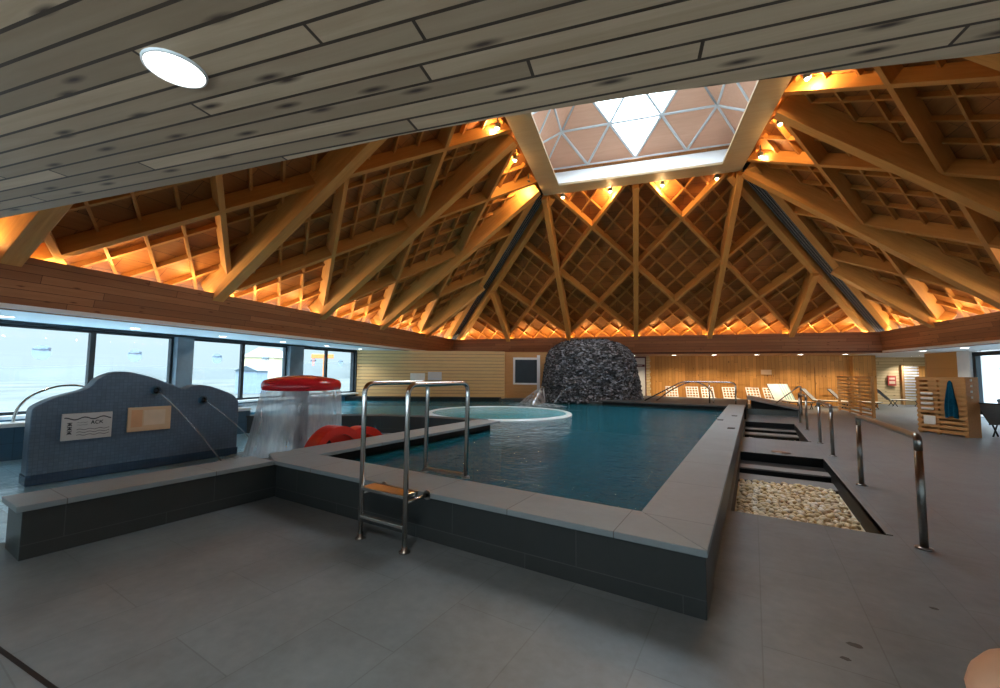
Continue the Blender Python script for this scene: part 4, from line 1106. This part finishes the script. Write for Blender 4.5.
sl0 = lounger('sling_lounger', M['sling'], M['cream'], M['dark_metal'], 'x', False)
gl_ = [(9.1,12.3,-PI/2-.6,'grey sling lounger on the floor right of the white loungers, nearer the ramp'), (10.2,12.2,-PI/2-.6,'grey sling lounger just left of the slatted divider'),
       (13.4,15.0,-PI/2-.2,'grey sling lounger in the recess under the red sign'), (14.9,14.4,-PI/2+.2,'grey sling lounger in the recess right of the red sign')]
for i, (a,b_,rz,lb) in enumerate(gl_):
    o = sl0 if i == 0 else copy_tree(sl0)
    o.matrix_world = M_B @ Matrix.Translation((a,b_,0)) @ Matrix.Rotation(PI+rz if i < 2 else PI+rz, 4, 'Z')
    tag(o, lb, 'lounger', 'grey sling loungers')
for (x,y,rz,lb) in ((6.0,16.5,2.35,'grey sling lounger right behind the wooden towel rack'),(7.05,16.75,2.3,'dark grey sling lounger at the right edge by the window'),(7.3,19.6,2.5,'cream sling lounger farther back by the right window')):
    o = copy_tree(sl0); o.matrix_world = Matrix.Translation((x,y,0)) @ Matrix.Rotation(rz, 4, 'Z')
    tag(o, lb, 'lounger', 'grey sling loungers')
stp = lounger('striped_lounger', M['pvc'], M['pvc'], M['dark_metal'], 'white high-backed lounger with green stripes beside the ramp', False, 1.0, 1.05)
stp.matrix_world = M_B @ Matrix.Translation((7.2,11.3,0)) @ Matrix.Rotation(.2, 4, 'Z')
q = MB()
M['stripe_green'] = plain('green_stripe', (.25,.50,.45), .6, 0, .05, 10, .05)
for k in range(4): q.box(.05+k*.12,.11+k*.12,-.018,.018,.02,1.02)
o = q.build('stripes', M['stripe_green'], stp); o.location = (0,.60,.34); o.rotation_euler = (-.72,0,0)

# ---- signs, notices and the bin
o = MB().box(13.55,13.93,16.60,16.65,1.05,1.60).build('red_sign', M['red_sign'], M=M_B); tag(o, 'red sign on the pale boards of the recess at the right', 'sign')
c = MB().box(13.61,13.87,16.59,16.60,1.40,1.50); c.box(13.61,13.87,16.59,16.60,1.16,1.30); c = c.build('sign_field', M['sign_peach'], None, M_B); c.parent = o; c.matrix_parent_inverse = M_B.inverted()
o = MB().box(6.5,7.0,BW-.075,BW-.05,1.62,1.88).build('grey_plaque', M['sign_orange'], M=M_B); tag(o, 'small pale plaque on the golden back wall above the white loungers', 'plaque')
for i, (x0,x1,z0,z1) in enumerate(((2.75,3.46,1.22,1.55),(3.60,4.27,1.22,1.62))):
    o = MB().box(x0,x1,-.045,-.005,z0,z1).build('notice_board', M['sign_white'] if i else M['pvc'], M=MC, bevel=.006)
    tag(o, ('cream notice board on the timber cabin, left of the pair','white notice board on the timber cabin, right of the pair')[i], 'notice board', 'notice boards on the cabin')
    MB().box(x0+.08,x1-.08,-.049,-.045,z1-.12,z1-.09).build('printed_line', M['gray_metal'], o) if False else None
o = MB().lathe([(0,0),(.20,0),(.24,.62),(.25,.66),(.23,.66),(.20,.1),(0,.08)], 20).build('waste_bin', M['dkgrey']); o.matrix_world = M_B @ Matrix.Translation((-.12,9.7,.45))
tag(o, 'small black bin at the foot of the rock beside the doorway', 'bin')

# ---- recessed downlights (plaster soffits) with their light
DL = []
def downlight(p, label, group, power, mat='lamp_white', r=.085, color=(1,.96,.90), sc=1.0):
    global dl0
    if mat == 'lamp_white' and DL: o = copy_tree(DL[0])
    else:
        o = MB().lathe([(0,-.004),(r,-.004),(r,-.012),(r*1.22,-.012),(r*1.25,0)], 28, caps=False)
        o = MB().lathe([(r,-.004),(r*1.02,-.010),(r*1.09,-.008),(r*1.11,.0)], 28, caps=False).build('downlight', M['white'])
        MB().lathe([(0,-.005),(r,-.005)], 28, caps=False).build('lens', M[mat], o)
        if mat == 'lamp_white': DL.append(o)
    o.location = p; o.scale = (sc,sc,1); tag(o, label, 'ceiling light', group)
    small_light('downlight_beam', Vector(p)+Vector((0,0,-.05)), power, color, .08, 'SPOT', (0,0,0), 2.3, .7)
    return o
nl = ('nearest the camera','second','third','fourth','fifth','farthest')
for i, b_ in enumerate((-7.5,-5.25,-2.9,-.6,1.65,3.85)):
    downlight(bw(-12.2,b_,ZB), 'recessed light in the plaster strip above the left windows, ' + (nl[i] if i in (0,5) else nl[i]+' from the near end'), 'lights above the left windows', 60, sc=1.2)
for i, a in enumerate((-.16,2.0,4.0,6.0,7.95,9.85)):
    downlight(bw(a,12.3,ZB), 'recessed light in the soffit along the golden back wall, ' + ('leftmost','second from the left','third from the left','third from the right','second from the right','rightmost')[i], 'lights along the back wall', 150, color=(1,.80,.55), sc=1.55)
for i, (a,b_) in enumerate(((11.4,9.5),(11.4,7.2))):
    downlight(bw(a,b_,ZB), ('recessed light above the tan panel at the right','recessed light above the grey pillar at the far right')[i], 'lights at the right side', 90, sc=1.5)
downlight(bw(13.6,13.9,ZB), 'recessed light in the ceiling of the right recess', 'lights in the recess', 120)
downlight(bw(14.3,15.9,ZB), 'recessed light shining down the pale boards of the recess', 'lights in the recess', 160)
near = Vector((-1.685,.57,ZB))
downlight(near, 'bright round light in the knotty wooden soffit overhead', None, 70, 'lamp_near', .085)

# ---- the photographer's hand at the lower right, close to the lens
import bmesh
CAMM = cam.matrix_world.copy()
hb = bmesh.new(); sk = hb.verts.layers.skin.verify()
def hv(p, r):
    v = hb.verts.new(CAMM @ (Vector(p)+Vector((-.0004,-.0046,0)))); v[sk].radius = (r, r*.92); return v
wrist = hv((.215,-.150,-.055), .026); wrist[sk].use_root = True
arm = hv((.275,-.225,-.02), .033); hb.edges.new((wrist, arm))
palm = hv((.178,-.118,-.068), .022); hb.edges.new((wrist, palm))
def chain(root, pts):
    prev = root
    for p, r in pts:
        v = hv(p, r); hb.edges.new((prev, v)); prev = v
chain(palm, [((.150,-.088,-.083),.0105),((.126,-.074,-.088),.010),((.108,-.0665,-.083),.0098),((.0962,-.0655,-.0765),.0092)])
chain(palm, [((.148,-.102,-.090),.0105),((.124,-.094,-.098),.0096),((.106,-.091,-.092),.009),((.098,-.090,-.084),.0078)])
chain(palm, [((.152,-.116,-.094),.010),((.130,-.113,-.102),.0092),((.113,-.111,-.096),.0086),((.106,-.110,-.089),.0075)])
chain(palm, [((.160,-.130,-.092),.009),((.142,-.130,-.098),.008),((.129,-.129,-.094),.0074),((.123,-.128,-.088),.0065)])
chain(wrist, [((.195,-.120,-.040),.014),((.172,-.096,-.036),.0115),((.152,-.082,-.042),.0102),((.140,-.077,-.049),.0085)])
me = bpy.data.meshes.new('hand'); hb.to_mesh(me); hb.free(); me.materials.append(M['skin'])
hand = bpy.data.objects.new('hand', me); COL.objects.link(hand)
md = hand.modifiers.new('skin', 'SKIN'); md.use_smooth_shade = True
md = hand.modifiers.new('sub', 'SUBSURF'); md.levels = 2; md.render_levels = 2
tag(hand, "fingertip of the photographer's hand at the lower right corner of the picture", 'hand')
for (x, y, r, lb) in ((.47,3.30,.045,'small dark wet patch on the floor right of the pool corner'),(.40,3.12,.03,'tiny dark wet patch nearest the pool corner on the right floor'),(1.02,4.1,.03,'tiny dark wet patch near the nearest railing post')):
    m = MB(); rr_ = random.Random(int(x*100)); m.prism([(x+r*.55*rr_.uniform(.8,1.2)*1.5*math.cos(2*PI*k/14), y+r*.55*rr_.uniform(.8,1.2)*math.sin(2*PI*k/14)) for k in range(14)], .0005, .0015)
    tag(m.build('wet_patch', M['dkgrey']), lb, 'stain', 'wet patches on the floor')
